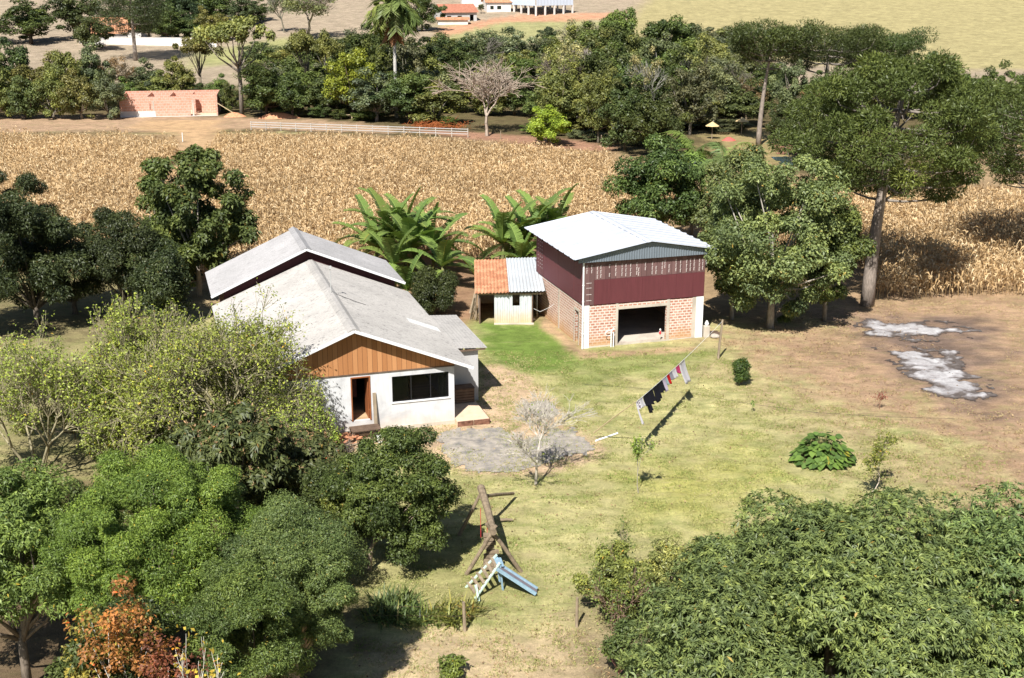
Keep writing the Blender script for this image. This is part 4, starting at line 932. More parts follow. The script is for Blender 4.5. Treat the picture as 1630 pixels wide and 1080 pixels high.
def mound(px, py, rx, ry, h, label, mat='clay'):
    rs = np.random.RandomState(int(px)); m = MB(); n, k = 18, 6; vs = []
    for j in range(k):
        f = j/k
        for i in range(n): a = 2*PI*i/n; w = 1+.18*math.sin(a*3+px)+rs.uniform(-.07, .07); vs.append((rx*(1-f)*w*math.cos(a), ry*(1-f)*w*math.sin(a), h*math.sin(f*PI/2)*(1+rs.uniform(-.06, .06))-.05))
    vs.append((0, 0, h)); m.add(vs, [(j*n+i, j*n+(i+1) % n, (j+1)*n+(i+1) % n, (j+1)*n+i) for j in range(k-1) for i in range(n)]+[((k-1)*n+i, (k-1)*n+(i+1) % n, k*n) for i in range(n)])
    o = thing_one('earth_mound', m, mat, label, 'mound', smooth=True); o.location = gnd(px, py)
mound(442, 188, 3.2, 1.6, .9, 'low orange earth mound behind the left end of the white fence')
mound(372, 186, 1.8, 1.2, .7, 'small orange earth mound under the timber brace of the brick house')


# ================================================================== VEGETATION TOOLS
def nrm(a): return a/(np.linalg.norm(a, axis=-1, keepdims=True)+1e-9)
def leaves(rs, P, Nn, Lg, Wd, D=None, droop=0.0, fold=.12, jit=.35):
    """one bent four-cornered leaf per point: Nn is the way the blade faces"""
    n = len(P); Nn = nrm(Nn)
    if D is None: D = rs.normal(size=(n, 3))
    D = nrm(D-(D*Nn).sum(1, keepdims=True)*Nn); S = np.cross(Nn, D)
    L = Lg*(1+rs.uniform(-jit, jit, n))[:, None]; W = Wd*(1+rs.uniform(-jit, jit, n))[:, None]
    dz = np.array([0, 0, -1.0])*droop*L
    V = np.stack([P, P+D*L*.5+S*W*.5+Nn*L*fold, P+D*L+dz, P+D*L*.5-S*W*.5+Nn*L*fold*.6+dz*.3], 1)
    return V.reshape(-1, 3)
def quads(nv): return np.arange(nv).reshape(-1, 4)
def segs(P0, P1, r0, r1, k=3):
    P0 = np.asarray(P0, float); P1 = np.asarray(P1, float); n = len(P0); d = nrm(P1-P0); up = np.where(np.abs(d[:, 2:3]) > .9, np.array([[1., 0, 0]]), np.array([[0, 0, 1.]]))
    a = nrm(np.cross(d, up)); b = np.cross(d, a); r0 = np.asarray(r0)[:, None]; r1 = np.asarray(r1)[:, None]; V = []
    for P, r in ((P0, r0), (P1, r1)):
        for j in range(k): t = 2*PI*j/k; V.append(P+(a*math.cos(t)+b*math.sin(t))*r)
    V = np.stack(V, 1).reshape(-1, 3); base = (np.arange(n)*2*k)[:, None]
    Q = np.concatenate([base+np.array([[j, (j+1) % k, k+(j+1) % k, k+j]]) for j in range(k)], 0)
    return V, Q
def branching(rs, base, H, spread, r0, levels=5, fan=(3, 4), up=.25, len0=.34, decay=.72, angle=.6, trunk=.22, wob=.12, tilt=(0, 0)):
    """recursive bare skeleton: returns segment arrays and the tips"""
    out = []; tips = []
    def go(p, d, L, r, lv):
        n = 3; q = np.array(p, float); dd = np.array(d, float)
        for i in range(n):
            dd = dd+rs.normal(size=3)*wob+np.array([0, 0, up*.12]); dd /= np.linalg.norm(dd); q2 = q+dd*L/n; ra = r*(1-.35*i/n); rb = r*(1-.35*(i+1)/n); out.append((q, q2, ra, rb, lv)); q = q2
            if lv > 0 and i > 0 and rs.rand() < .5: side(q, dd, L*.7, rb*.6, lv+1)
        if lv >= levels: tips.append((q, dd)); return
        for _ in range(rs.randint(fan[0], fan[1]+1)): side(q, dd, L*decay, r*.62, lv+1)
    def side(q, dd, L, r, lv):
        if lv > levels: tips.append((q, dd)); return
        v = rs.normal(size=3); v -= v.dot(dd)*dd; v /= np.linalg.norm(v); a = angle*rs.uniform(.5, 1.35); nd = dd*math.cos(a)+v*math.sin(a); nd[0] *= spread; nd[1] *= spread; nd[2] += up*.3; nd /= np.linalg.norm(nd)
        go(q, nd, L*rs.uniform(.75, 1.2), max(r, .004), lv)
    go(np.array(base, float), np.array([tilt[0], tilt[1], 1.0]), H*trunk, r0, 0)
    return out, tips
def seg_arrays(out, k=4):
    return segs([o[0] for o in out], [o[1] for o in out], [o[2] for o in out], [o[3] for o in out], k)
def clumps(rs, nc, rx, ry, rz, low=-.35, shell=(.5, .92)):
    D = []
    while len(D) < nc:
        d = rs.normal(size=3); d /= np.linalg.norm(d)
        if d[2] > low: D.append(d)
    D = np.array(D); r = rs.uniform(shell[0], shell[1], nc)[:, None]
    return D*r*np.array([rx, ry, rz])
def crown_pts(rs, Cn, rc, per, flat=.75, inner=.55):
    nc = len(Cn); d = nrm(rs.normal(size=(nc*per, 3))); rad = rs.uniform(inner, 1.0, nc*per)**.7
    rc = np.repeat(np.asarray(rc)*np.ones(nc), per); wob = 1+.22*np.sin(d[:, 0]*5+np.repeat(np.arange(nc), per))*np.sin(d[:, 1]*6+d[:, 2]*5)
    P = np.repeat(Cn, per, 0)+d*(rad*rc*wob)[:, None]*np.array([1, 1, flat]); return P, d
def trunk_mb(rs, Cn, zc, fork, r, lean=(0, 0), k=8, nb=10, minz=.1):
    m = MB(); f = Vector((lean[0]*.4, lean[1]*.4, fork)); m.tube([(0, 0, -.15), (lean[0]*.1+rs.uniform(-.05, .05)*fork*.3, lean[1]*.1, fork*.5), f], [r*1.25, r, r*.85], k)
    idx = rs.permutation(len(Cn))[:nb]
    for i in idx:
        c = Vector(Cn[i])+Vector((0, 0, zc)); s_ = Vector((0, 0, fork*rs.uniform(.75, 1.0)))+Vector((lean[0]*.35, lean[1]*.35, 0)); mid = s_.lerp(c, .5)+Vector((rs.uniform(-.1, .1), rs.uniform(-.1, .1), -.08))*(c-s_).length
        m.tube([s_, s_.lerp(mid, .6)+Vector((0, 0, .02)), mid, c], [r*.55, r*.42, r*.3, r*.1], max(5, k-2))
    return m
CACHE = {}
def crown_mesh(name, V, parent, colr, rs, group_rnd=None):
    n = len(V)//4; rnd = np.repeat(np.clip(rs.normal(.5, .2, n), 0, 1) if group_rnd is None else group_rnd, 4)
    o = npmesh(name, V, quads(len(V)), 'leaf', parent, attrs={'rnd': ('FLOAT', rnd)}); o.color = (*colr, 1); return o
def far_kind(kind, v):
    rs = np.random.RandomState({'round': 100, 'umbrella': 200, 'sparse': 300, 'bush': 400, 'wide': 500}[kind]+v)
    H_ = 10.0; sq = rs.uniform(.85, 1.15)
    if kind == 'round': nc, rx, rz, zc, fork, rc, per, low, Lf = 40, 3.2, 3.7, 6.0, 3.0, (.6, 1.4), 230, -.7, .34
    elif kind == 'umbrella': nc, rx, rz, zc, fork, rc, per, low, Lf = 30, 3.7, 1.9, 7.6, 5.0, (.55, 1.2), 220, -.2, .32
    elif kind == 'sparse': nc, rx, rz, zc, fork, rc, per, low, Lf = 32, 3.4, 3.6, 6.0, 2.6, (.6, 1.3), 80, -.6, .30
    elif kind == 'wide': nc, rx, rz, zc, fork, rc, per, low, Lf = 50, 3.7, 4.5, 5.0, 2.0, (.6, 1.5), 210, -.95, .34
    else: nc, rx, rz, zc, fork, rc, per, low, Lf = 34, 3.6, 4.7, 4.3, 1.2, (.8, 1.6), 230, -.95, .36
    Cn = clumps(rs, nc, rx, rx, rz, low, (.35, 1.02)); az_ = np.arctan2(Cn[:, 1], Cn[:, 0]); wob = 1+.20*np.sin(az_*2+v*1.7)+.12*np.sin(az_*5+v); Cn[:, :2] *= wob[:, None]; Cn[:, 2] *= 1+.14*np.sin(az_*3+v*2.1)
    R_ = rs.uniform(rc[0], rc[1], nc)*(1.15-.35*np.linalg.norm(Cn/np.array([rx, rx, rz]), axis=1)); P, d = crown_pts(rs, Cn, R_, per, .75, .35)
    P[:, 2] += zc; kp = P[:, 2] > .2; cl = np.repeat(rs.normal(.5, .13, nc), per)[kp]; P, d = P[kp], d[kp]; V = leaves(rs, P, d+np.array([0, 0, .55])+rs.normal(size=P.shape)*.5, Lf, Lf*.6)
    rn = np.clip(cl+rs.normal(0, .15, len(P)), 0, .96)
    tm = trunk_mb(rs, Cn, zc, fork, .22, k=7, nb=12 if kind != 'sparse' else 24)
    if kind == 'sparse':
        out, tips = branching(rs, (0, 0, 0), H_, 1.0, .2, 4, (3, 4), .2, trunk=.28, angle=.6); return tm, V, rs, seg_arrays(out, 4), rn
    return tm, V, rs, None, rn
def get_far(kind, v):
    k = (kind, v)
    if k not in CACHE:
        tm, V, rs, ex, rn = far_kind(kind, v)
        if ex is not None: tr = npmesh('trunk', ex[0], ex[1], 'bark')
        else: tr = tm.build('trunk', 'bark', None, smooth=True)
        cr = crown_mesh('crown', V, None, (1, 1, 1), rs, rn); CACHE[k] = (tr.data, cr.data)
        bpy.data.objects.remove(tr); bpy.data.objects.remove(cr)
    return CACHE[k]
COL = dict(dk=(.070, .096, .032), md=(.108, .148, .042), ol=(.165, .180, .058), lm=(.25, .30, .040), gy=(.135, .155, .080), sp=(.21, .21, .10), bl=(.062, .090, .045), br=(.21, .16, .075))
BARK = dict(dk=(.10, .08, .06), md=(.14, .11, .08), ol=(.22, .19, .15), lm=(.12, .09, .06), gy=(.26, .23, .19), sp=(.34, .30, .25), bl=(.10, .08, .06), br=(.2, .15, .1))
TV = [0]
def far_tree(px, ytop, ybase, wpx, kind, c, label, group=None, name='tree', hmul=1.0):
    g_ = gnd(px, ybase); D_ = g_[1]; top = atD(px, ytop, D_)[2]; h = max(1.5, (top-g_[2])*hmul); w = wpx*mpx(D_, g_[2])
    TV[0] += 1; v = TV[0] % 5; td, cd = get_far(kind, v)
    rs = np.random.RandomState(TV[0]*7); t = empty(name, g_, rs.uniform(0, 6.28), label, 'tree', group)
    base_w = {'round': 7.6, 'umbrella': 8.0, 'sparse': 7.6, 'bush': 8.2, 'wide': 8.0}[kind]; t.scale = (w/base_w, w/base_w, h/9.3)
    for nm, dat, cc in (('trunk', td, BARK[c]), ('crown', cd, COL[c])):
        o = bpy.data.objects.new(nm, dat); col.objects.link(o); o.parent = t; j = rs.uniform(.82, 1.2); o.color = (cc[0]*j*rs.uniform(.93, 1.08), cc[1]*j, cc[2]*j*rs.uniform(.9, 1.1), 1)
    return t

# ------------------------------------------------------------------ woodland behind the field
FT = [
 (385, 27, 183, 118, 'umbrella', 'ol', 'tall flat-crowned olive tree with a pale forked trunk right of the brick house'),
 (322, 58, 168, 78, 'umbrella', 'ol', 'thin pale-trunked tree leaning left of the tall flat-crowned tree'),
 (232, 98, 168, 78, 'wide', 'gy', 'grey green tree right behind the left half of the unfinished house'),
 (288, 90, 170, 70, 'wide', 'ol', 'yellowish olive tree behind the middle of the unfinished house'),
 (352, 118, 172, 56, 'bush', 'md', 'dense green tree at the right end wall of the unfinished house'),
 (425, 96, 186, 92, 'wide', 'dk', 'very dark rounded tree right of the pale forked trunk'),
 (466, 118, 188, 70, 'wide', 'dk', 'dark low tree behind the left part of the white fence'),
 (492, 52, 176, 66, 'umbrella', 'ol', 'light-topped olive tree above the left part of the white fence'),
 (526, 58, 176, 60, 'umbrella', 'ol', 'second olive tree touching the bright yellow green one'),
 (562, 74, 189, 88, 'wide', 'lm', 'bright yellow green tree, brightest of the woodland edge'),
 (602, 66, 178, 80, 'wide', 'md', 'green tree between the bright yellow green tree and the tall palm'),
 (592, 128, 192, 60, 'bush', 'dk', 'dark low tree right of the bright yellow green tree'),
 (656, 113, 197, 80, 'round', 'md', 'neat round green tree on a short trunk left of the dead tree'),
 (873, 166, 231, 78, 'wide', 'lm', 'small lime green round tree at the far edge of the corn'),
 (884, 108, 212, 88, 'wide', 'ol', 'dull olive tree directly behind the lime green round tree'),
 (985, 18, 130, 66, 'round', 'md', 'round green tree rising above the woodland against the pale far field'),
 (1062, 32, 135, 84, 'umbrella', 'dk', 'dark spreading tree against the pale far field, right of centre'),
 (995, 128, 242, 90, 'wide', 'dk', 'dark green tree at the corner of the cornfield'),
 (1046, 150, 250, 92, 'wide', 'dk', 'dark tree closest behind the trees right of the barn roof'),
 (952, 112, 228, 70, 'wide', 'ol', 'dim olive tree with brown trunks left of the corner of the corn'),
 (1026, 78, 200, 66, 'sparse', 'sp', 'thin tree with a forked white trunk in the right of the woodland'),
 (905, 52, 180, 80, 'sparse', 'sp', 'pale half bare tree high in the middle of the woodland'),
 (1150, 85, 194, 96, 'sparse', 'gy', 'grey thinly leaved tree behind the straw parasols'),
 (1188, 120, 192, 76, 'sparse', 'br', 'brownish half bare tree left of the slim araucaria trunk'),
 (1098, 100, 215, 86, 'wide', 'gy', 'grey green tree left of the straw parasols'),
 (1122, 75, 180, 90, 'sparse', 'ol', 'light olive thin tree beneath the dark spreading tree'),
 (490, -22, 62, 120, 'sparse', 'gy', 'thin grey gum tree standing on the brown far field'),
 (452, -20, 52, 60, 'sparse', 'gy', 'smaller gum tree left of the thin grey one on the far field'),
 (672, -12, 50, 62, 'wide', 'dk', 'dark dense tree directly right of the tall palm'),
 (268, 14, 68, 62, 'wide', 'md', 'bright green round tree above the white garden wall'),
 (238, -8, 66, 60, 'wide', 'dk', 'dark tree left of the bright green one above the garden wall'),
 (305, 26, 66, 50, 'wide', 'dk', 'dark tree at the right end of the white garden wall'),
 (338, 14, 66, 54, 'wide', 'ol', 'olive tree behind the right end of the garden wall'),
 (384, -6, 42, 58, 'wide', 'bl', 'blue green tree at the top edge left of the gum trees'),
 (192, 88, 170, 60, 'sparse', 'br', 'bare brownish tree at the left above the grey hut'),
 (716, 12, 24, 22, 'round', 'bl', 'small round tree behind the rusty roofed farm building'),
 (870, 44, 75, 32, 'round', 'bl', 'small dark blue green tree at the foot of the pale field'),
 (766, 6, 22, 14, 'round', 'gy', 'tiny grey tree between the hillside roofs'),
 (640, 62, 168, 90, 'wide', 'gy', 'tall grey green tree around the foot of the slim palm trunk'),
 (1240, 150, 232, 50, 'bush', 'dk', 'dark low tree at the left bank of the pond'),
 (1270, 165, 250, 50, 'wide', 'md', 'green bushy tree on the bank right of the pond'),
]
for a in FT: far_tree(*a)
for (px, yt, yb, w, c, lab) in [(185, 8, 60, 70, 'dk', 'dark tree hiding the left roof at the upper left'), (252, -14, 50, 90, 'dk', 'dark tree at the top edge behind the bright green round one'), (300, -12, 48, 70, 'bl', 'blue green tree at the top edge above the white garden wall'), (345, -14, 40, 80, 'dk', 'dark spreading tree at the top edge between the distant araucaria and the wall'),
      (318, 34, 62, 60, 'md', 'fresh green tree just behind the right part of the garden wall'), (284, 20, 62, 60, 'dk', 'deep green tree touching the bright green round one'), (410, 2, 34, 60, 'dk', 'dark tree at the top edge right of the distant araucaria'), (166, 112, 176, 50, 'dk', 'dark tree behind the small grey hut'), (255, 112, 172, 70, 'ol', 'yellowish bush between the unfinished house and the grey green tree'), (205, 118, 172, 60, 'md', 'green bush rising behind the left wall of the unfinished house'), (310, 122, 172, 60, 'dk', 'dark bush behind the right half of the unfinished house'), (366, 128, 180, 44, 'md', 'green bush at the foot of the tall flat-crowned tree')]:
    far_tree(px, yt, yb, w, 'bush' if yb > 150 else 'wide', c, lab)
# the crowded middle of the wood
prof = [(-300, 95), (170, 60), (330, 70), (460, 75), (560, 62), (700, 62), (780, 58), (860, 62), (900, 50), (960, 44), (1060, 50), (1140, 52), (1200, 92), (1260, 110), (1300, 120)]
LMK = [(300, 'behind the unfinished house'), (440, 'behind the left end of the white fence'), (478, 'under the left light-topped olive tree'), (516, 'under the right light-topped olive tree'), (556, 'behind the bright yellow green tree'), (600, 'just left of the tall palm'), (640, 'just right of the tall palm'), (684, 'behind the neat round tree'), (728, 'left of the dead tree'), (775, 'straight behind the dead tree'), (820, 'right of the dead tree'), (868, 'behind the lime green round tree'), (912, 'right of the lime green round tree'), (956, 'left of the corner of the cornfield'), (1000, 'at the corner of the cornfield'), (1046, 'behind the ridge of the barn roof'), (1092, 'left of the straw parasols'), (1136, 'behind the left straw parasol'), (1180, 'behind the right straw parasol'), (1225, 'beside the slim araucaria trunk')]
ROWN = ['rear', 'sixth', 'fifth', 'fourth', 'third', 'second', 'front']; CN = {'dk': 'dark green', 'md': 'fresh green', 'ol': 'olive green', 'gy': 'grey green'}
def where(px, ri, c): return "%s tree in the woodland's %s row, %s" % (CN[c], ROWN[ri], min(LMK, key=lambda q: abs(q[0]-px))[1])
rs = np.random.RandomState(42)
rows = [(260, 113, 6), (230, 132, 0), (205, 150, 10), (190, 168, 0), (178, 183, 12), (168, 197, 0), (160, 207, 8)]
FILL = {'dk': ('dark green tree crowded into the belt of woodland', 'dark trees crowded in the woodland'), 'md': ('fresh green tree crowded into the belt of woodland', 'fresh green trees crowded in the woodland'),
        'ol': ('olive green tree crowded into the belt of woodland', 'olive trees crowded in the woodland'), 'gy': ('grey green tree crowded into the belt of woodland', 'grey green trees crowded in the woodland')}
for ri, (dd, yb, off) in enumerate(rows):
    px = (420 if ri < 5 else (600 if ri == 5 else 830))+off
    while px < (1235 if ri < 4 else 1190):
        yt0 = np.interp(px, [p[0] for p in prof], [p[1] for p in prof]); yt = yt0+(max(ri-1, 0)*16-4 if ri < 6 else 116)+rs.uniform(-14, 14)
        c = rs.choice(['dk', 'md', 'ol', 'gy'], p=[.30, .24, .22, .24]); w = rs.uniform(72, 108)
        if not (ri >= 5 and 710 < px < 850):
            g_ = gnd(px, yb)
            far_tree(px, yt, yb+rs.uniform(-4, 4), w, rs.choice(['wide', 'bush', 'wide', 'sparse' if ri < 5 and c in ('gy', 'ol') else 'wide']), c, where(px, ri, c), FILL[c][1])
        px += w*.50
# continuation of the wood on both sides of the view
for px in list(range(-330, 175, 44))+list(range(1300, 1900, 46)):
    c = rs.choice(['dk', 'md', 'ol', 'gy']); lft = px < 200
    far_tree(px, (72 if lft else 108)+rs.uniform(-8, 22), 172+rs.uniform(-6, 6) if lft else 190+rs.uniform(-6, 8), rs.uniform(60, 90), 'wide', c, '%s tree in the taller rear row of the %s wood' % (CN[c], 'far left' if lft else 'far right'), '%s trees %s' % (CN[c], 'at the far left' if lft else 'at the far right'))
    if lft or px > 1440: far_tree(px+20, (98 if lft else 150)+rs.uniform(-6, 12), 190 if lft else 225, rs.uniform(60, 80), 'bush', c, '%s bushy tree in the lower front row of the %s wood' % (CN[c], 'far left' if lft else 'far right'), '%s bushy trees %s' % (CN[c], 'at the far left' if lft else 'at the far right'))
for (px, yt, yb, w, lab) in [(120, -20, 62, 90, 'dark tree on the far slope near the left edge'), (150, 20, 80, 70, 'dark tree beside the steep roofed upper left house'), (330, -30, 25, 60, 'dark tree touching the top edge left of the gum trees'), (300, -25, 30, 60, 'blackish tree at the top edge above the garden wall'), (50, 0, 70, 110, 'broad dark tree beyond the left margin of the far slope'), (-60, 10, 70, 110, 'broad tree far out on the left slope')]:
    far_tree(px, yt, yb, w, 'wide', 'dk', lab)
for (px, yt, yb, w, k_, c, lab) in [(1255, 95, 185, 60, 'wide', 'gy', 'grey green tree below the araucaria group'), (1190, 70, 150, 70, 'wide', 'gy', 'silvery tree left of the slim araucaria crown'), (1300, 140, 200, 70, 'sparse', 'br', 'brown thin scrub tree between the araucarias'), (1470, 78, 140, 60, 'wide', 'dk', 'dark tree at the right end of the araucaria group'),
      (1440, 92, 150, 60, 'wide', 'ol', 'olive tree below the right end of the araucaria group')]:
    far_tree(px, yt, yb, w, k_, c, lab)

for i, px in enumerate(range(440, 1190, 34)):
    if 600 < px < 700 or 730 < px < 830 or px > 1095: continue
    yb = np.interp(px, [440, 640, 860, 960, 1060, 1190], [184, 196, 214, 226, 236, 232]); far_tree(px, yb-rs.uniform(14, 26), yb, rs.uniform(34, 52), 'bush', rs.choice(['dk', 'md', 'gy']), "low undergrowth bush at the woodland's foot, %s" % min(LMK, key=lambda q: abs(q[0]-px))[1], 'undergrowth bushes along the woodland edge', name='bush')
# dead tree
rs = np.random.RandomState(8); out, tips = branching(rs, (0, 0, 0), 11.5, 1.12, .34, 5, (3, 4), .06, trunk=.12, decay=.86, angle=.60, wob=.08)
P0 = np.array([o[0] for o in out]); P1 = np.array([o[1] for o in out]); sc = 11.0/P1[:, 2].max(); wx = 6.2/np.percentile(np.abs(P1[:, 0]), 98)
for A_ in (P0, P1): A_[:, 2] *= sc; A_[:, :2] *= wx
Vb, Qb = segs(P0, P1, [max(o[2]*.8, .038) for o in out], [max(o[3]*.8, .026) for o in out], 4)
t = empty('dead_tree', gnd(775, 217), 0, 'big leafless tree with a fan of bare branches at the far edge of the corn', 'tree'); o = npmesh('trunk', Vb, Qb, 'bark', t); o.color = (.42, .34, .27, 1)
tr, tg = [], []
# brush pile
V = []; rs = np.random.RandomState(9); n = 900; a = rs.normal(size=(n, 3))*np.array([1.8, 1.1, .35]); a[:, 2] = np.abs(a[:, 2]); b = a+nrm(rs.normal(size=(n, 3))*np.array([1, 1, .5]))*rs.uniform(.3, .9, (n, 1)); Vb, Qb = segs(a, b, np.full(n, .035), np.full(n, .015), 3)
o = npmesh('brush_pile', Vb, Qb, 'rust_leaf'); o.location = gnd(700, 203); tag(o, 'heap of rusty brown cut branches left of the dead tree', 'brush pile')

# ------------------------------------------------------------------ palms
def palm(px, ytop, ybase, nfr, fl, label, tr_=.16, colr=(.09, .14, .035), lean=(0, 0), seed=1, leafw=.05, skirt=True, barkc=(.36, .33, .29)):
    g_ = gnd(px, ybase); h = atD(px, ytop, g_[1])[2]-g_[2]-fl*.35; rs = np.random.RandomState(seed); t = empty('palm_tree', g_, 0, label, 'palm')
    m = MB(); m.tube([(0, 0, -.1), (lean[0]*.2, lean[1]*.2, h*.5), (lean[0], lean[1], h)], [tr_*1.2, tr_, tr_*.8], 9); o = m.build('trunk', 'bark', t, smooth=True); o.color = (*barkc, 1)
    for f in range(nfr):
        az_ = f*2.399+rs.uniform(-.2, .2); el_ = rs.uniform(-.35, 1.25) if f < nfr-4 else -1.1; pts = []; p = np.array([lean[0], lean[1], h]); d = np.array([math.cos(az_)*math.cos(el_), math.sin(az_)*math.cos(el_), math.sin(el_)]); n = 12
        for i in range(n+1): pts.append(p.copy()); p = p+d*fl/n; d = d+np.array([0, 0, -.16]); d /= np.linalg.norm(d)
        pts = np.array(pts); T_ = nrm(np.gradient(pts, axis=0)); k_ = 5; Pp, Dd, Nn_ = [], [], []
        for i in range(1, n+1):
            for j in range(k_):
                q = pts[i-1]*(1-j/k_)+pts[i]*(j/k_); sd_ = np.cross(T_[i], [0, 0, 1.]); sd_ /= np.linalg.norm(sd_)+1e-6
                for s_ in (-1, 1): Pp.append(q); Dd.append(sd_*s_+T_[i]*.5+np.array([0, 0, -.35+rs.uniform(-.3, .3)])); Nn_.append(np.cross(T_[i], sd_*s_)*s_)
        V = leaves(rs, np.array(Pp), np.array(Nn_)+rs.normal(size=(len(Pp), 3))*.2, fl*.27, leafw, D=np.array(Dd), droop=.25)
        Vr, Qr = segs(pts[:-1], pts[1:], np.full(n, .03), np.full(n, .02), 3); Q = np.concatenate([quads(len(V)), Qr+len(V)]); V = np.concatenate([V, Vr])
        o = npmesh('frond', V, Q, 'leaf', t, attrs={'rnd': ('FLOAT', np.full(len(V), rs.uniform(.3, .9)))}); c_ = colr if f < nfr-4 or not skirt else (.22, .13, .06); o.color = (*c_, 1)
    return t
palm(631, -10, 188, 34, 5.0, 'tall slim palm with a white trunk rising out of the woodland', .26, (.15, .20, .06), seed=3, leafw=.2, barkc=(.6, .57, .52))
palm(1100, 222, 380, 16, 3.2, 'palm with feathery arching fronds among the trees behind the barn', .15, (.13, .20, .055), seed=6, skirt=False, leafw=.07)
palm(1145, 238, 400, 14, 2.8, 'lighter small palm between the barn trees, right of the larger feathery palm', .14, (.15, .21, .07), seed=8, skirt=False, leafw=.07)

# ------------------------------------------------------------------ araucarias
def araucaria(px, ybase, ytop, rad, label, z0=.45, lean=(0, 0), seed=0, nwh=8, nbr=8, rt=.32, tuft=1.0, per=150, colr=(.055, .085, .025), flat=False, Lf=.34, D_=None):
    g_ = gnd(px, ybase); h = atD(px, ytop, g_[1])[2]-g_[2]; rs = np.random.RandomState(seed); t = empty('araucaria', g_, 0, label, 'pine tree')
    def tp(f): return Vector((lean[0]*f*f, lean[1]*f*f, h*f*.97))
    m = MB(); m.tube([tp(f)-Vector((0, 0, .15 if f == 0 else 0)) for f in np.linspace(0, 1, 9)], [rt*(1.15-.75*f) for f in np.linspace(0, 1, 9)], 10); o = m.build('trunk', 'bark', t, smooth=True); o.color = (.30, .25, .21, 1)
    mb = MB(); Cn = []; Rr = []
    for w in range(nwh):
        f = z0+(1-z0)*(w/(nwh-1))**(.8 if flat else 1.0)*.97; base = tp(f); q = w/(nwh-1)
        Lr = rad*((.55+.45*q) if flat else (math.sin(PI*(.22+.60*q))))
        if q > .97 and not flat: Lr = rad*.4
        for b in range(nbr if q > .15 else nbr-3):
            a = 2*PI*(b+.5*(w % 2))/nbr+rs.uniform(-.2, .2); L = Lr*rs.uniform(.72, 1.1); d = Vector((math.cos(a), math.sin(a), 0)); rise = h*(.10 if flat else .035)*(1 if flat else (.3+q)); sag = -.03*L
            pts = [base, base+d*L*.35+Vector((0, 0, sag+rise*.05)), base+d*L*.7+Vector((0, 0, sag+rise*.45)), base+d*L*.93+Vector((0, 0, rise*.9)), base+d*L+Vector((0, 0, rise*1.1+.12*L))]
            mb.tube(pts, [rt*.26, rt*.2, rt*.15, rt*.1, rt*.04], 5)
            end = base+d*L+Vector((0, 0, rise*1.1+.12*L+rs.uniform(-.3, .4)*tuft)); sdv = Vector((-d.y, d.x, 0)); nt_ = (3 if b % 2 else 2) if L > 3 else 2
            for s_ in range(nt_):
                back = (0, .20, .26)[s_]*L; lat = (0, .22, -.22)[s_]*L*rs.uniform(.5, 1.2)*(1 if b % 2 else -1); c = end-d*back+sdv*lat+Vector((0, 0, -.35*back*(0 if s_ == 0 else .3)+tuft*.2)); Cn.append(np.array(c)); Rr.append(tuft*rs.uniform(.75, 1.1))
                if s_: mb.tube([base+d*L*.6+Vector((0, 0, rise*.35+sag)), c-Vector((0, 0, tuft*.3))], [rt*.10, rt*.04], 4)
    o = mb.build('branches', 'bark', t, smooth=True); o.color = (.27, .235, .20, 1)
    Cn = np.array(Cn); P, d = crown_pts(rs, Cn, np.array(Rr), per, .80, .6); P[:, 2] = np.maximum(P[:, 2], np.repeat(Cn[:, 2]-np.array(Rr)*.5, per)+rs.uniform(-.15, .12, len(P))); V = leaves(rs, P, rs.normal(size=P.shape)*.6+d*.5+np.array([0, 0, .4]), Lf, Lf*.26, D=d+rs.normal(size=P.shape)*.35+np.array([0, 0, .25]))
    crown_mesh('crown', V, t, colr, rs, np.clip(np.repeat(rs.normal(.5, .12, len(Cn)), per)+rs.normal(0, .12, len(P)), 0, .96)); return t
araucaria(1380, 487, 132, 6.7, 'huge near araucaria with a long bare pale trunk at the right', .50, (1.5, 1.0), 3, 7, 6, .42, 1.15, 900, (.098, .128, .036), Lf=.27)
araucaria(1207, 232, 74, 5.4, 'slim tall araucaria with a dark bare trunk beside the parasols', .80, (1.0, 0), 5, 4, 7, .32, 1.35, 330, (.072, .098, .032), Lf=.36, flat=True)
araucaria(1312, 176, 76, 8.8, 'broad flat-topped araucaria, left one of the pair against the pale field', .62, (0, 0), 7, 4, 8, .45, 1.75, 380, (.072, .098, .032), Lf=.40, flat=True)
araucaria(1392, 172, 78, 6.6, 'flat-topped araucaria, right one of the pair against the pale field', .64, (0, 0), 9, 4, 7, .4, 1.7, 380, (.072, .098, .032), Lf=.40, flat=True)
araucaria(216, 97, -22, 7.5, 'tall dark araucaria with a bare trunk before the white garden wall', .40, (0, 0), 11, 6, 8, .4, 1.8, 160, (.062, .082, .036), Lf=.5)
araucaria(352, 35, -40, 5.5, 'distant araucaria cut by the top edge behind the olive tree', .55, (0, 0), 13, 4, 8, .4, 1.7, 120, (.062, .082, .036), Lf=.55)
araucaria(1660, 430, 150, 7.0, 'second large araucaria just beyond the huge near one', .5, (0, 0), 15, 6, 8, .38, 1.15, 420, (.080, .106, .032), Lf=.28)
araucaria(1290, 262, 170, 2.8, 'young dark araucaria on the bank by the pond', .3, (0, 0), 17, 6, 7, .22, .9, 220, (.085, .11, .038), Lf=.30)

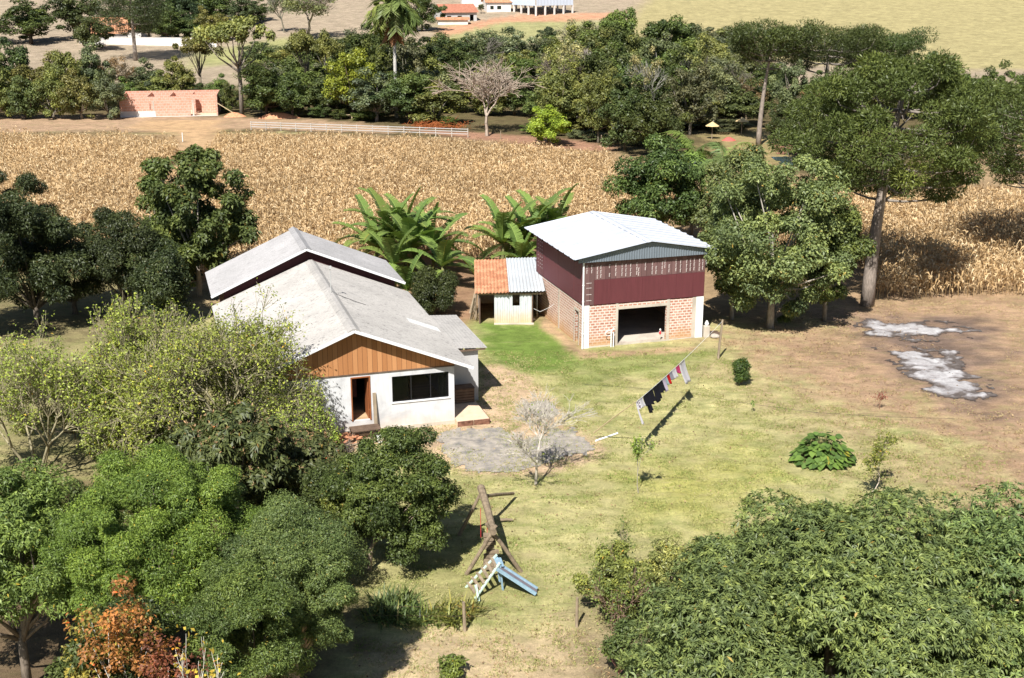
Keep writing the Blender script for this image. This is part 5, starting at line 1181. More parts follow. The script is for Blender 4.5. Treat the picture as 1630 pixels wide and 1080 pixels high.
# ------------------------------------------------------------------ corn
def corn():
    rs = np.random.RandomState(77); poly_l = [(-400, 234), (172, 232), (282, 244), (284, 252), (268, 268), (252, 296), (258, 335), (250, 425), (170, 435), (-400, 440)]
    poly_m = [(348, 236), (404, 231), (600, 238), (745, 246), (830, 248), (905, 260), (972, 268), (1000, 300), (1100, 330), (1230, 320), (1400, 325), (1800, 325), (1800, 470), (1395, 478), (1380, 430), (1150, 440), (1120, 350), (1000, 350), (900, 400), (860, 402), (800, 408), (755, 418), (700, 412), (600, 418), (470, 432), (400, 445), (330, 452), (280, 450), (268, 425), (275, 300), (295, 290), (330, 262), (345, 246)]
    ya, yb_ = gnd(800, 480)[1], gnd(800, 208)[1]; rows_ = np.arange(ya, yb_, .8); xs = np.arange(-75, 85, .27); X, Y = np.meshgrid(xs, rows_); X = X.ravel()+rs.uniform(-.1, .1, X.size); Y = Y.ravel()+rs.uniform(-.12, .12, Y.size)
    pp = projv(np.stack([X, Y, np.zeros_like(X)], 1)); k = inpoly(pp[0], pp[1], poly_l) | inpoly(pp[0], pp[1], poly_m); k &= rs.rand(len(X)) < .93; X, Y = X[k], Y[k]; n = len(X)
    h = rs.uniform(1.5, 2.25, n)*(1+.12*wnoise(X, Y, 9, 3)); B = np.stack([X, Y, np.zeros(n)], 1); tipv = B+np.stack([rs.normal(0, .12, n), rs.normal(0, .12, n), h], 1)
    V1, Q1 = segs(B, tipv, np.full(n, .018), np.full(n, .010), 3); per = 9; idx = np.repeat(np.arange(n), per); f = rs.uniform(.3, 1.0, n*per); P = B[idx]+(tipv-B)[idx]*f[:, None]; a = rs.uniform(0, 6.28, n*per)
    Dr = np.stack([np.cos(a), np.sin(a), rs.uniform(-.5, .7, n*per)], 1); L = rs.uniform(.35, .75, n*per)[:, None]; W = rs.uniform(.028, .058, n*per)[:, None]; Dn = nrm(Dr); S = nrm(np.cross(Dn, [0, 0, 1.]))*W+np.stack([np.zeros(n*per)]*2+[rs.uniform(-.05, .05, n*per)], 1)
    mid = P+Dn*L*.5+np.array([0, 0, .06]); tip = P+Dn*L*.85+np.array([0, 0, -1])*L*rs.uniform(.2, .7, (n*per, 1))
    V2 = np.stack([P, mid+S, tip, mid-S], 1).reshape(-1, 3); V = np.concatenate([V1, V2]); Q = np.concatenate([Q1, quads(len(V2))+len(V1)])
    rnd = np.concatenate([np.repeat(rs.rand(n)*.5, 6), np.repeat(rs.rand(n*per), 4)]); o = npmesh('corn_field', V, Q, 'corn', attrs={'rnd': ('FLOAT', rnd)}); tag(o, 'dry straw coloured maize filling the field behind the buildings', 'crop', kind='stuff')
def corn_mat():
    t = NT('corn'); at = t.new('ShaderNodeAttribute', attribute_name='rnd').outputs['Fac']; c = t.ramp(at, [(0, (.36, .23, .105)), (.35, (.56, .385, .195)), (.7, (.65, .475, .265)), (1, (.72, .57, .36))]); n = t.noise(t.coord('World'), .12, 3); c = t.mix(1, c, t.ramp(n, [(.3, .85), (.7, 1.12)]), 'MULTIPLY')
    t.fin(c, .8, .2); tr = t.new('ShaderNodeBsdfTranslucent'); t.link(c, tr.inputs[0]); mx = t.new('ShaderNodeMixShader'); mx.inputs[0].default_value = .2; t.link(t.b.outputs[0], mx.inputs[1]); t.link(tr.outputs[0], mx.inputs[2]); t.link(mx.outputs[0], t.out.inputs[0]); M['corn'] = t.m
corn_mat(); corn()

# ------------------------------------------------------------------ bananas
def banana(g_, h, seed, label, nl=9, LL=2.6):
    rs = np.random.RandomState(seed); t = empty('banana_plant', g_, 0, label, 'banana plant', 'banana plants behind the buildings'); hs = h*.42
    m = MB(); m.tube([(0, 0, -.1), (.03, 0, hs*.5), (0, .03, hs)], [.17, .13, .09], 9); o = m.build('pseudostem', 'bark', t, smooth=True); o.color = (.20, .20, .09, 1)
    for k_ in range(nl):
        az_ = k_*2.399+rs.uniform(-.3, .3); el_ = 1.35-1.25*(k_/nl)**.8+rs.uniform(-.15, .15) if k_ < nl-2 else rs.uniform(-.5, .1); L = LL*rs.uniform(.8, 1.15); n = 16; p = np.array([0, 0, hs*rs.uniform(.85, 1)]); d = np.array([math.cos(az_)*math.cos(el_), math.sin(az_)*math.cos(el_), math.sin(el_)]); dr = rs.uniform(.07, .15); pts = []
        for i in range(n+1): pts.append(p.copy()); p = p+d*L/n; d = d+np.array([0, 0, -dr*(i/n+.3)]); d /= np.linalg.norm(d)
        pts = np.array(pts); T_ = nrm(np.gradient(pts, axis=0)); V = []; Q = []; rn = []; c_ = 0; S = nrm(np.cross(T_, [0, 0, 1.0])+1e-4); Nn_ = np.cross(S, T_)
        sub = 3
        for i in range(1, n):
            for j in range(sub):
                fa_, fb_ = (i-1+j/sub+.5)/n, (i-1+(j+1)/sub+.5)/n
                if fb_ > 1: continue
                for s_ in (-1, 1):
                    ia = fa_*n; i0 = int(ia); q0 = pts[i0]+(pts[min(i0+1, n)]-pts[i0])*(ia-i0); ib = fb_*n; i1 = min(int(ib), n-1); q1 = pts[i1]+(pts[i1+1]-pts[i1])*(ib-i1)
                    w = .56*math.sin(PI*min(1, (fa_*.9+.06)))**.55; sagj = rs.uniform(0, .22) if rs.rand() < .3 else .08; gap = rs.uniform(0, .03) if rs.rand() < .25 else 0; e = S[i]*s_*w*rs.uniform(.86, 1.05)+Nn_[i]*w*.30+np.array([0, 0, -w*sagj]); sh = T_[i]*w*.25
                    V += [q0+T_[i]*gap*.2, q1, q1+e+sh-T_[i]*gap, q0+e+sh+T_[i]*gap]; Q.append((c_, c_+1, c_+2, c_+3)); rn += [.62 if s_ > 0 else .42]*4; c_ += 4
        Vr, Qr = segs(pts[:-1], pts[1:], np.full(n, .035), np.full(n, .02), 4); V = np.array(V); Q = np.concatenate([np.array(Q), Qr+len(V)]); V = np.concatenate([V, Vr]); rn = np.array(rn+[.9]*len(Vr))
        o = npmesh('leaf', V, Q, 'leaf', t, attrs={'rnd': ('FLOAT', np.clip(rn+rs.uniform(-.1, .1), 0, 1))}); o.color = (.130, .200, .055, 1) if k_ < nl-2 or rs.rand() < .5 else (.20, .20, .06, 1)
BL = ['leftmost banana plant of the big clump behind the house', 'front banana plant of the big clump, with leaves over the house roof', 'tallest banana plant in the big clump behind the house', 'middle banana plant of the big clump, behind the round dark bush', 'upright banana plant at the back of the big clump', 'right banana plant of the big clump, leaning over the corn', 'low young banana plant beside the round dark bush', 'banana plant at the right foot of the big clump',
      'leftmost banana plant of the small clump behind the shed', 'tall banana plant directly behind the orange tiled roof', 'banana plant behind the grey half of the shed roof', 'tallest banana plant of the small clump next to the barn', 'banana plant half hidden by the left corner of the barn roof', 'low banana plant at the back of the shed']
for i, (px, py, h) in enumerate([(600, 442, 5.6), (628, 462, 4.6), (622, 436, 6.9), (655, 448, 6.2), (645, 425, 6.9), (690, 440, 5.4), (648, 485, 2.6), (705, 462, 4.2), (800, 428, 5.2), (815, 420, 4.7), (842, 425, 5.3), (858, 415, 5.9), (885, 410, 5.6), (830, 440, 3.2)]):
    banana(gnd(px, py), h, 50+i, BL[i], 14 if h > 5 else 9, 1.9+h*.36)

# ------------------------------------------------------------------ individual near trees
def near_tree(name, px, ybase, ytop, wpx, label, nc, per, rc, L, W, colr, bark=(.2, .16, .12), zc=.6, rz=.42, off=(0, 0), low=-.5, seed=0, tr_=.16, fork=.3, nb=14, flat=.78, cat='tree', droop=.15, up=.55, tint=None, shell=(.5, .95), dep=1.0, jn=.5, nrmdir=None, D_=None):
    g_ = gnd(px, ybase) if D_ is None else np.array([*atD(px, ybase, D_)[:2], 0.0]); D0 = g_[1]; h = atD(px, ytop, D0)[2]-g_[2]; w = wpx*mpx(D0, h*.6)/2; rs = np.random.RandomState(seed); t = empty(name, g_, 0, label, cat)
    m_r = (rc[0]+rc[1])/2; Cn = clumps(rs, nc, w-m_r*.55, (w-m_r*.55)*dep, h*rz-m_r*.4, low, shell); az_ = np.arctan2(Cn[:, 1], Cn[:, 0]); Cn[:, :2] *= (1+.13*np.sin(az_*3+seed)+.08*np.sin(az_*7+seed*2))[:, None]; Cn[:, 0] += off[0]; Cn[:, 1] += off[1]; R_ = rs.uniform(rc[0], rc[1], nc)*(1 if flat > .9 else 1); zc_ = h*zc
    mx_ = (Cn[:, 2]+R_*flat*.8).max(); Cn[:, 2] += (h-zc_)-mx_
    tm = trunk_mb(rs, Cn, zc_, h*fork, tr_, (off[0]*.5, off[1]*.5), 9, nb); o = tm.build('trunk', 'bark', t, smooth=True); o.color = (*bark, 1)
    P, d = crown_pts(rs, Cn, R_, per, flat, .5); P[:, 2] += zc_; kp = P[:, 2] > .08; P, d = P[kp], d[kp]
    V = leaves(rs, P, d*jn+np.array([0, 0, up])+rs.normal(size=P.shape)*.42, L, W, droop=droop)
    cl = rs.normal(.5, .12, nc); rn = np.clip(np.repeat(cl, per)[kp]+rs.normal(0, .17, len(P)), 0, .963); rn = np.where(rs.rand(len(P)) < .006, 1.0, rn)
    crown_mesh('crown', V, t, colr, rs, rn); return t, Cn, R_, zc_, rs
near_tree('broadleaf_tree', 1226, 522, 250, 285, 'large grey green tree with pale trunks right of the barn', 125, 560, (.50, 1.15), .22, .10, (.160, .195, .080), (.42, .38, .32), .55, .50, seed=21, low=-.95, tr_=.20, fork=.28, nb=22)
near_tree('broadleaf_tree', 1312, 512, 300, 125, 'lower green tree between the big grey green one and the huge araucaria', 60, 560, (.45, .95), .21, .10, (.130, .175, .055), (.3, .26, .2), .55, .50, seed=22, low=-.97, tr_=.14)
near_tree('broadleaf_tree', 1165, 508, 300, 110, 'green tree touching the right end of the barn roof', 44, 500, (.45, .95), .21, .10, (.145, .185, .07), (.42, .38, .32), .55, .50, seed=23, low=-.97, tr_=.13)
near_tree('broadleaf_tree', 1052, 400, 218, 165, 'dark dense tree behind the ridge of the barn roof', 60, 560, (.6, 1.25), .26, .12, (.078, .115, .036), (.15, .12, .09), .55, .5, seed=24, low=-.8, tr_=.2)
near_tree('broadleaf_tree', 1170, 420, 232, 150, 'olive tree behind the large grey green tree', 50, 520, (.6, 1.2), .25, .11, (.155, .190, .075), (.3, .26, .2), .55, .5, seed=25, low=-.8, tr_=.2)
near_tree('avocado_tree', 318, 472, 236, 195, 'dark broad-leaved tree with drooping foliage at the left of the cornfield', 105, 420, (.45, .95), .30, .13, (.098, .128, .042), (.45, .40, .33), .56, .52, seed=26, low=-.97, tr_=.16, fork=.3, nb=18)
near_tree('avocado_tree', 262, 440, 255, 70, 'small broad-leaved tree left behind the dark drooping one', 14, 520, (.5, .9), .32, .15, (.09, .12, .04), (.4, .36, .3), .6, .45, seed=27, low=-.7, tr_=.1)
near_tree('cypress_tree', 205, 510, 332, 120, 'blackish green fine-leaved tree at the left margin', 36, 1100, (.6, 1.0), .17, .06, (.050, .068, .030), (.12, .1, .08), .5, .5, seed=28, low=-.9, tr_=.18, fork=.15)
near_tree('cypress_tree', 60, 520, 310, 190, 'blackish green tree beyond the left margin of the lawn', 40, 900, (.8, 1.2), .22, .08, (.050, .068, .030), (.12, .1, .08), .5, .5, seed=29, low=-.9, tr_=.18, fork=.15)
near_tree('round_bush', 692, 502, 424, 88, 'dense round dark bush between the house and the shed', 26, 1500, (.5, .7), .13, .05, (.060, .080, .028), (.12, .1, .08), .5, .5, seed=30, low=-1, tr_=.06, fork=.1, cat='bush', flat=1.0, shell=(.75, .9))
near_tree('laurel_tree', 588, 908, 682, 240, 'rounded mid green tree on a pale trunk at the left edge of the lawn', 90, 850, (.30, .68), .12, .05, (.088, .128, .036), (.42, .33, .25), .58, .45, off=(1.25, .2), seed=31, low=-.95, tr_=.075, fork=.25, nb=16)
near_tree('laurel_tree', 556, 890, 775, 90, 'smaller green tree wedged left of the rounded mid green tree', 14, 1300, (.45, .8), .14, .06, (.13, .16, .04), (.3, .25, .2), .6, .42, seed=32, low=-.6, tr_=.06)
# feathery bright trees at the lower left
near_tree('acacia_tree', 262, 1020, 728, 370, 'bright yellow green feathery tree at the lower left', 170, 2000, (.28, .72), .085, .024, (.145, .205, .042), (.22, .18, .14), .62, .40, seed=33, low=-.6, tr_=.14, D_=35, nb=18)
near_tree('acacia_tree', 470, 1060, 790, 240, 'greyer green feathery tree with brown limbs right of the bright feathery one', 130, 1900, (.26, .66), .080, .022, (.125, .170, .058), (.40, .30, .22), .58, .42, seed=34, low=-.6, tr_=.12, D_=33, nb=18)
near_tree('acacia_tree', 40, 1060, 760, 300, 'feathery tree beyond the lower left corner', 90, 1000, (.35, .8), .14, .04, (.14, .19, .05), (.22, .18, .14), .6, .42, seed=35, low=-.6, tr_=.14, D_=34)
near_tree('acacia_tree', 395, 1085, 905, 230, 'deep green feathery lower tree under the greyer one', 60, 1700, (.28, .6), .085, .024, (.110, .160, .045), (.2, .16, .12), .55, .45, seed=36, low=-.7, tr_=.08, D_=30)
# loquat
def loquat(px, ybase, ytop, wpx, seed, label, colr):
    t, Cn, R_, zc_, rs = near_tree('loquat_tree', px, ybase, ytop, wpx, label, 34, 60, (.5, .85), .26, .085, colr, (.25, .2, .15), .58, .45, seed=seed, low=-.6, tr_=.09)
    n = 1500; ci = rs.randint(0, len(Cn), n); d = nrm(rs.normal(size=(n, 3))+np.array([0, -.2, .5])); P = Cn[ci]+d*R_[ci][:, None]*np.array([1, 1, .8])*rs.uniform(.6, 1, (n, 1)); P[:, 2] += zc_
    k_ = 9; Pi = np.repeat(P, k_, 0); di = np.repeat(d, k_, 0); D2 = nrm(rs.normal(size=Pi.shape)+di*.7); V = leaves(rs, Pi, di*1.2+rs.normal(size=Pi.shape)*.3+np.array([0, 0, .4]), .25, .075, D=D2, droop=.2); crown_mesh('leaf_rosettes', V, t, colr, rs)
    s_ = P[rs.rand(n) < .28]; Pi = np.repeat(s_+np.array([0, 0, .05]), 5, 0); V = leaves(rs, Pi, rs.normal(size=Pi.shape), .13, .045, D=rs.normal(size=Pi.shape)+np.array([0, 0, 1])); crown_mesh('flower_heads', V, t, (.40, .28, .15), rs)
loquat(380, 850, 655, 250, 37, 'dark loquat tree with tan flower heads below the sparse twiggy trees', (.088, .112, .042)); loquat(490, 800, 690, 130, 38, 'smaller loquat tree nearest the brick rubble', (.092, .112, .044))
# mango: long leaves in rosettes
def mango(px, ybase, D_, ytop, wpx, seed, label, nros, colr=(.155, .212, .076)):
    t, Cn, R_, zc_, rs = near_tree('mango_tree', px, ybase, ytop, wpx, label, 110, 260, (.75, 1.35), .16, .045, colr, (.2, .17, .14), .55, .48, seed=seed, low=-.7, tr_=.28, fork=.2, nb=26, D_=D_, shell=(.66, .98))
    d = nrm(rs.normal(size=(nros, 3))+np.array([0, -.25, .45])); ci = rs.randint(0, len(Cn), nros); P = Cn[ci]+d*R_[ci][:, None]*np.array([1, 1, .8])*rs.uniform(.72, 1.04, (nros, 1)); P[:, 2] += zc_
    k_ = 13; Pi = np.repeat(P, k_, 0); di = np.repeat(d, k_, 0); D2 = nrm(nrm(rs.normal(size=Pi.shape))+di*.45+np.array([0, 0, .12])); Nn_ = di*.6+rs.normal(size=Pi.shape)*.4+np.array([0, 0, .7]); V = leaves(rs, Pi, Nn_, .165, .038, D=D2, droop=.06, fold=.1)
    cb = rs.normal(0, .10, len(Cn))[ci]; rn = np.repeat(np.clip(rs.normal(.5, .16, nros)+cb, 0, .95), k_)+rs.normal(0, .14, nros*k_); rn = np.where(rs.rand(nros*k_) < .003, 1.0, np.minimum(rn, .96)); crown_mesh('leaf_rosettes', V, t, colr, rs, np.clip(rn, 0, 1)); return t
mango(1335, 1110, 29.5, 806, 560, 39, 'huge long-leaved tree filling the lower right corner', 27000)
mango(1120, 1150, 27.5, 915, 270, 40, 'smaller long-leaved tree at the lower left side of the huge one', 7500)
mango(1570, 1110, 30.5, 800, 380, 41, 'long-leaved tree beyond the right margin', 7000)

# ------------------------------------------------------------------ twiggy trees
def twiggy(name, px, ybase, ytop, wpx, label, r0, levels, seed, colr, nleaf=0, lc=(.17, .22, .05), L=.12, W=.06, spread=1.1, trunk=.16, angle=.6, decay=.76, fan=(2, 3), stems=1, cat='tree', rmin=.008, up=.15, spr=.25, D_=None, offx=0):
    g_ = gnd(px, ybase) if D_ is None else np.array([*atD(px, ybase, D_)[:2], 0.0]); h = atD(px, ytop, g_[1])[2]-g_[2]; w = wpx*mpx(g_[1], h*.6)/2; rs = np.random.RandomState(seed); out = []; tips = []
    for s_ in range(stems):
        a = 6.28*s_/stems+rs.uniform(0, 1); o_, t_ = branching(rs, (.15*math.cos(a)*(stems > 1), .15*math.sin(a)*(stems > 1), 0), h, spread, r0, levels, fan, up, trunk=trunk, angle=angle, decay=decay, tilt=(.55*math.cos(a)*(stems > 1), .55*math.sin(a)*(stems > 1))); out += o_; tips += t_
    P0 = np.array([o[0] for o in out]); P1 = np.array([o[1] for o in out]); T0 = np.array([x[0] for x in tips]); sz = h/np.percentile(P1[:, 2], 99.5); sw_ = w/np.percentile(np.abs(P1[:, :2]-P1[:, :2].mean(0)), 98); cm = P1[:, :2].mean(0)
    for A_ in (P0, P1, T0):
        f = np.clip(A_[:, 2:3]*sz/h*3, 0, 1); A_[:, :2] = (A_[:, :2]-cm*f)*(1+(sw_-1)*f)+np.array([offx, 0])*f; A_[:, 2] *= sz
    lv = np.array([o[4] for o in out]); ra = np.array([max(o[2], rmin) for o in out]); rb = np.array([max(o[3], rmin*.8) for o in out])
    t = empty(name, g_, 0, label, cat); V, Q = segs(P0, P1, ra, rb, 5); o = npmesh('branches', V, Q, 'bark', t); o.color = (*colr, 1)
    if nleaf:
        ci = rs.randint(0, len(T0), nleaf); P = T0[ci]+rs.normal(size=(nleaf, 3))*spr*rs.rand(nleaf, 1); P[:, 2] = np.maximum(P[:, 2], .1); V = leaves(rs, P, rs.normal(size=P.shape)+np.array([0, 0, 1.0]), L, W, droop=.1); crown_mesh('foliage', V, t, lc, rs)
    return t
TB = (.36, .32, .20)
def limy(px, yb, yt, w, label, r0, seed, nl, stems, L=.13, W=.07, lc=(.27, .34, .07), D_=None, lv=5):
    t = twiggy('twiggy_tree', px, yb, yt, w, label, r0, lv, seed, TB, nl, lc, L, W, stems=stems, fan=(2, 4), spr=.22, rmin=.009, trunk=.2, D_=D_); return t
limy(320, 745, 505, 300, 'large twiggy half bare tree with sparse lime leaves left of the house', .11, 61, 21000, 6)
limy(440, 735, 585, 165, 'twiggy bush with sparse lime leaves in front of the white wall', .06, 62, 4500, 3)
limy(215, 740, 490, 190, 'twiggy half bare tree at the left margin before the dark tree', .09, 63, 11000, 4)
limy(385, 690, 520, 120, 'twiggy tree reaching over the left slope of the pale roof', .06, 64, 5200, 3)
limy(265, 700, 540, 160, 'low twiggy tree at the back of the thicket left of the house', .07, 76, 6000, 4)
limy(490, 755, 640, 110, 'small lime leaved twiggy tree at the wall foot left of the brick rubble', .05, 77, 2600, 3)
limy(60, 760, 540, 240, 'twiggy tree beyond the left margin', .09, 65, 12000, 4)
twiggy('bare_shrub', 545, 770, 700, 90, 'grey bare shrub beside the fallen branches', .03, 5, 66, (.25, .21, .18), 300, (.12, .16, .04), .1, .05, stems=4, cat='shrub')
twiggy('bare_tree', 853, 772, 636, 150, 'small bare whitish tree at the edge of the gravel', .075, 5, 67, (.58, .53, .46), 60, (.2, .25, .05), .12, .07, stems=1, trunk=.22, fan=(3, 4), angle=.55, up=.3, rmin=.007, spread=1.0)
def autumn(px, yt, w, label, seed, colr, n, D_, nl=2600, L=.13, W=.075):
    twiggy('autumn_tree', px, 1190, yt+18, w*.85, label, .075, 5, seed, (.62, .58, .52), nl, colr, L, W, stems=1, fan=(2, 3), D_=D_, rmin=.007, spr=.28, trunk=.38, angle=.75, decay=.74, up=.05)
near_tree('autumn_tree', 212, 1190, 922, 180, 'tree with orange and yellow autumn leaves in the bottom left corner', 46, 75, (.22, .50), .11, .06, (.33, .17, .05), (.5, .46, .4), .62, .38, seed=68, low=-.6, tr_=.05, nb=12, D_=27)
near_tree('autumn_tree', 190, 1190, 960, 170, 'yellow green leafed tree mixed into the orange one at the bottom left', 40, 90, (.22, .45), .12, .07, (.30, .28, .06), (.55, .5, .45), .6, .4, seed=69, low=-.6, tr_=.06, nb=24, D_=27.8)
near_tree('autumn_tree', 280, 1190, 1005, 140, 'low pale branched tree with dull red leaves at the bottom left', 34, 60, (.2, .42), .11, .065, (.22, .10, .05), (.6, .56, .5), .6, .4, seed=70, low=-.6, tr_=.045, nb=12, D_=26)
autumn(340, 1000, 150, 'low pale branched tree with few yellow leaves at the bottom edge', 78, (.50, .38, .06), 0, 25.4, 700)
near_tree('dark_bush', 180, 1120, 985, 330, 'dark green undergrowth beneath the autumn trees at the bottom left', 40, 900, (.4, .7), .12, .05, (.06, .09, .03), zc=.5, rz=.5, seed=79, low=-.9, tr_=.05, fork=.1, cat='bush', D_=28.5)
twiggy('sapling', 1016, 785, 696, 34, 'thin young tree with lime leaves in the middle of the lawn', .022, 4, 71, (.4, .36, .3), 500, (.20, .28, .06), .12, .06, trunk=.3, angle=.3, cat='sapling', spr=.15)
twiggy('sapling', 1381, 790, 700, 58, 'thin young tree with a bare pale stem right of the broad-leaved bush', .028, 4, 72, (.55, .46, .38), 1300, (.20, .22, .055), .11, .06, trunk=.55, angle=.5, cat='sapling', spr=.22, offx=.35)
twiggy('sapling', 1198, 656, 640, 5, 'tiny green seedling standing in the lawn', .012, 2, 73, (.2, .3, .08), 30, (.12, .2, .04), .1, .06, trunk=.5, angle=.3, cat='sapling', spr=.08)
twiggy('sapling', 1400, 652, 628, 18, 'tiny reddish brown sapling on the brown soil', .012, 3, 74, (.3, .12, .08), 90, (.22, .06, .04), .1, .05, trunk=.5, angle=.5, cat='sapling', spr=.12)
near_tree('small_shrub', 1179, 614, 571, 27, 'small upright dark green shrub alone on the lawn before the barn', 12, 420, (.22, .32), .10, .045, (.060, .095, .024), zc=.5, rz=.5, seed=75, low=-1, tr_=.03, fork=.1, cat='shrub', flat=1.0, shell=(.6, .95))
# broad-leaved bush
def bigleaf(px, ybase, wpx, h, label, seed, colr, n=150, L=.42, W=.34):
    g_ = gnd(px, ybase); w = wpx*mpx(g_[1])/2; rs = np.random.RandomState(seed); t = empty('broadleaf_bush', g_, 0, label, 'bush'); a = rs.uniform(0, 6.28, n); r = np.sqrt(rs.rand(n)); x = r*np.cos(a)*w; y = r*np.sin(a)*w*.75; z = h*(1-.8*r**2.4)*rs.uniform(.55, 1.05, n); P = np.stack([x, y, z], 1)
    V, Q = segs(np.stack([x*.25, y*.25, np.zeros(n)], 1), P, np.full(n, .014), np.full(n, .008), 4); o = npmesh('stems', V, Q, 'bark', t); o.color = (.16, .17, .07, 1)
    # each leaf a rounded fan of eight corners
    Nn_ = nrm(np.stack([x/w*.5, y/w*.5-.15, np.full(n, 1.0)], 1)+rs.normal(size=(n, 3))*.22); D = nrm(np.stack([x, y, np.zeros(n)], 1)+rs.normal(size=(n, 3))*.35); D = nrm(D-(D*Nn_).sum(1, keepdims=True)*Nn_); S = np.cross(Nn_, D); sc_ = rs.uniform(.7, 1.15, n)[:, None]; prof_ = [(0, 0, 0), (.06, .34, .03), (.38, .52, .02), (.75, .30, -.06), (1.05, 0, -.2), (.75, -.30, -.06), (.38, -.52, .02), (.06, -.34, .03)]; V = []
    for (u, v, z_) in prof_: V.append(P+(D*u*L+S*v*W*1.1+Nn_*z_*L)*sc_)
    V = np.stack(V, 1).reshape(-1, 3); b = (np.arange(n)*8)[:, None]; Q = np.concatenate([b+np.array([[0, 1, 2, 3]]), b+np.array([[0, 3, 4, 5]]), b+np.array([[0, 5, 6, 7]])]); rn = np.repeat(np.clip(rs.normal(.55, .2, n), 0, 1), 8)
    o = npmesh('foliage', V, Q, 'leaf', t, attrs={'rnd': ('FLOAT', rn)}); o.color = (*colr, 1)
bigleaf(1309, 736, 92, 1.35, 'low broad-leaved green bush on the right of the lawn', 80, (.092, .150, .036), 300, .34, .28)
# light leafy bushes left of the mango
near_tree('leafy_bush', 985, 985, 872, 130, 'loose yellow green bush beside the fence post at the bottom centre', 44, 330, (.20, .42), .11, .05, (.20, .24, .065), (.3, .22, .16), .55, .48, seed=81, low=-.9, tr_=.04, fork=.1, cat='bush')
near_tree('leafy_bush', 1070, 950, 868, 130, 'lighter weedy bush between the yellow green bush and the long-leaved tree', 34, 200, (.2, .42), .11, .05, (.24, .25, .085), (.3, .22, .16), .55, .48, seed=82, low=-.9, tr_=.03, fork=.1, cat='bush')
near_tree('leafy_bush', 985, 1080, 985, 70, 'dim reddish stemmed bush at the bottom edge left of the long leaves', 16, 260, (.25, .4), .11, .05, (.09, .12, .04), (.3, .15, .12), .5, .5, seed=83, low=-.9, tr_=.03, fork=.1, cat='bush')
twiggy('weed_bush', 985, 1010, 900, 110, 'brown twigs of a weedy shrub under the yellow green bush', .016, 4, 84, (.30, .20, .15), 1500, (.13, .17, .05), .1, .05, stems=5, cat='shrub')
twiggy('weed_bush', 975, 950, 845, 50, 'tall thin shoot rising above the yellow green bush', .02, 4, 85, (.25, .22, .14), 420, (.12, .18, .05), .13, .06, stems=2, cat='shrub')
for i, (px, py, hp, w, lab) in enumerate([(718, 1078, 30, 60, 'low green weed at the bottom edge of the bare strip'), (655, 975, 12, 30, 'low weed under the strap-leaf plants'), (295, 478, 40, 46, 'small light bush behind the twiggy trees left of the house'), (1250, 520, 20, 30, 'low bush under the large grey green tree'), (515, 680, 40, 50, 'low leafy weed against the white wall'), (618, 705, 22, 34, 'small green weed right of the white bucket')]):
    near_tree('weed_bush', px, py, py-hp, w, lab, 8, 160, (.14, .26), .11, .05, (.12, .17, .04), zc=.5, rz=.5, seed=90+i, low=-.9, tr_=.015, fork=.1, cat='shrub', nb=5)
for i, (px, py, hp, w, c, lab) in enumerate([(205, 735, 90, 190, (.15, .17, .06), 'olive thicket under the twiggy trees at the left'), (300, 800, 100, 200, (.075, .10, .035), 'dark thicket between the loquat and the bright feathery tree'), (430, 800, 80, 170, (.07, .095, .035), 'dark thicket at the foot of the smaller loquat'), (525, 850, 110, 110, (.08, .115, .035), 'dark bush between the greyer feathery tree and the rounded tree'), (520, 940, 120, 120, (.065, .095, .03), 'dark bush at the right foot of the greyer feathery tree'), (420, 1040, 130, 190, (.07, .10, .032), 'dark bush filling the space below the greyer feathery tree'),
      (330, 690, 70, 220, (.17, .19, .07), 'pale weedy thicket at the left wall of the house'), (120, 700, 110, 260, (.15, .17, .06), 'olive thicket beyond the left margin'), (250, 930, 160, 220, (.10, .14, .04), 'green bush under the bright feathery tree'), (90, 930, 170, 260, (.10, .14, .04), 'green bush mass beyond the lower left margin')]):
    near_tree('thicket_bush', px, py, py-hp, w, lab, 26, 800, (.35, .75), .11, .05, c, zc=.5, rz=.5, seed=200+i, low=-.95, tr_=.04, fork=.1, cat='bush')
for i, (px, py, yt, w, lab) in enumerate([(120, 500, 350, 150, 'dark tree left of the blackish one beyond the left margin'), (-20, 540, 300, 220, 'broad dark tree far left beside the track'), (262, 520, 385, 90, 'dark fine-leaved tree at the path end left of the rear wing'), (10, 430, 270, 200, 'dark tree behind the trees beyond the left margin')]):
    near_tree('cypress_tree', px, py, yt, w, lab, 36, 900, (.6, 1.1), .18, .07, (.055, .075, .032), (.12, .1, .08), .5, .5, seed=230+i, low=-.95, tr_=.16, fork=.15)
# strap-leaf clumps
def strap(px, py, n, L, label, seed, colr):
    g_ = gnd(px, py); rs = np.random.RandomState(seed); t = empty('strap_leaf_plant', g_, 0, label, 'plant', 'strap-leaf plants by the slide'); V = []; Q = []; rn = []; c_ = 0
    for i in range(n):
        a = rs.uniform(0, 6.28); e = rs.uniform(.5, 1.4); p = np.array([rs.normal()*.22, rs.normal()*.18, 0]); d = np.array([math.cos(a)*math.cos(e), math.sin(a)*math.cos(e), math.sin(e)]); LL = L*rs.uniform(.6, 1.15); k_ = 6; s_ = np.cross(d, [0, 0, 1.]); s_ /= np.linalg.norm(s_)+1e-6; v = rs.rand()
        for j in range(k_+1): w = .030*(1-(j/k_)**2)+.003; V += [p-s_*w, p+s_*w]; rn += [v, v]; p = p+d*LL/k_; d = d+np.array([0, 0, -.2]); d /= np.linalg.norm(d)
        for j in range(k_): q = c_+2*j; Q.append((q, q+1, q+3, q+2))
        c_ += 2*(k_+1)
    o = npmesh('foliage', np.array(V), np.array(Q), 'leaf', t, attrs={'rnd': ('FLOAT', np.array(rn))}); o.color = (*colr, 1)
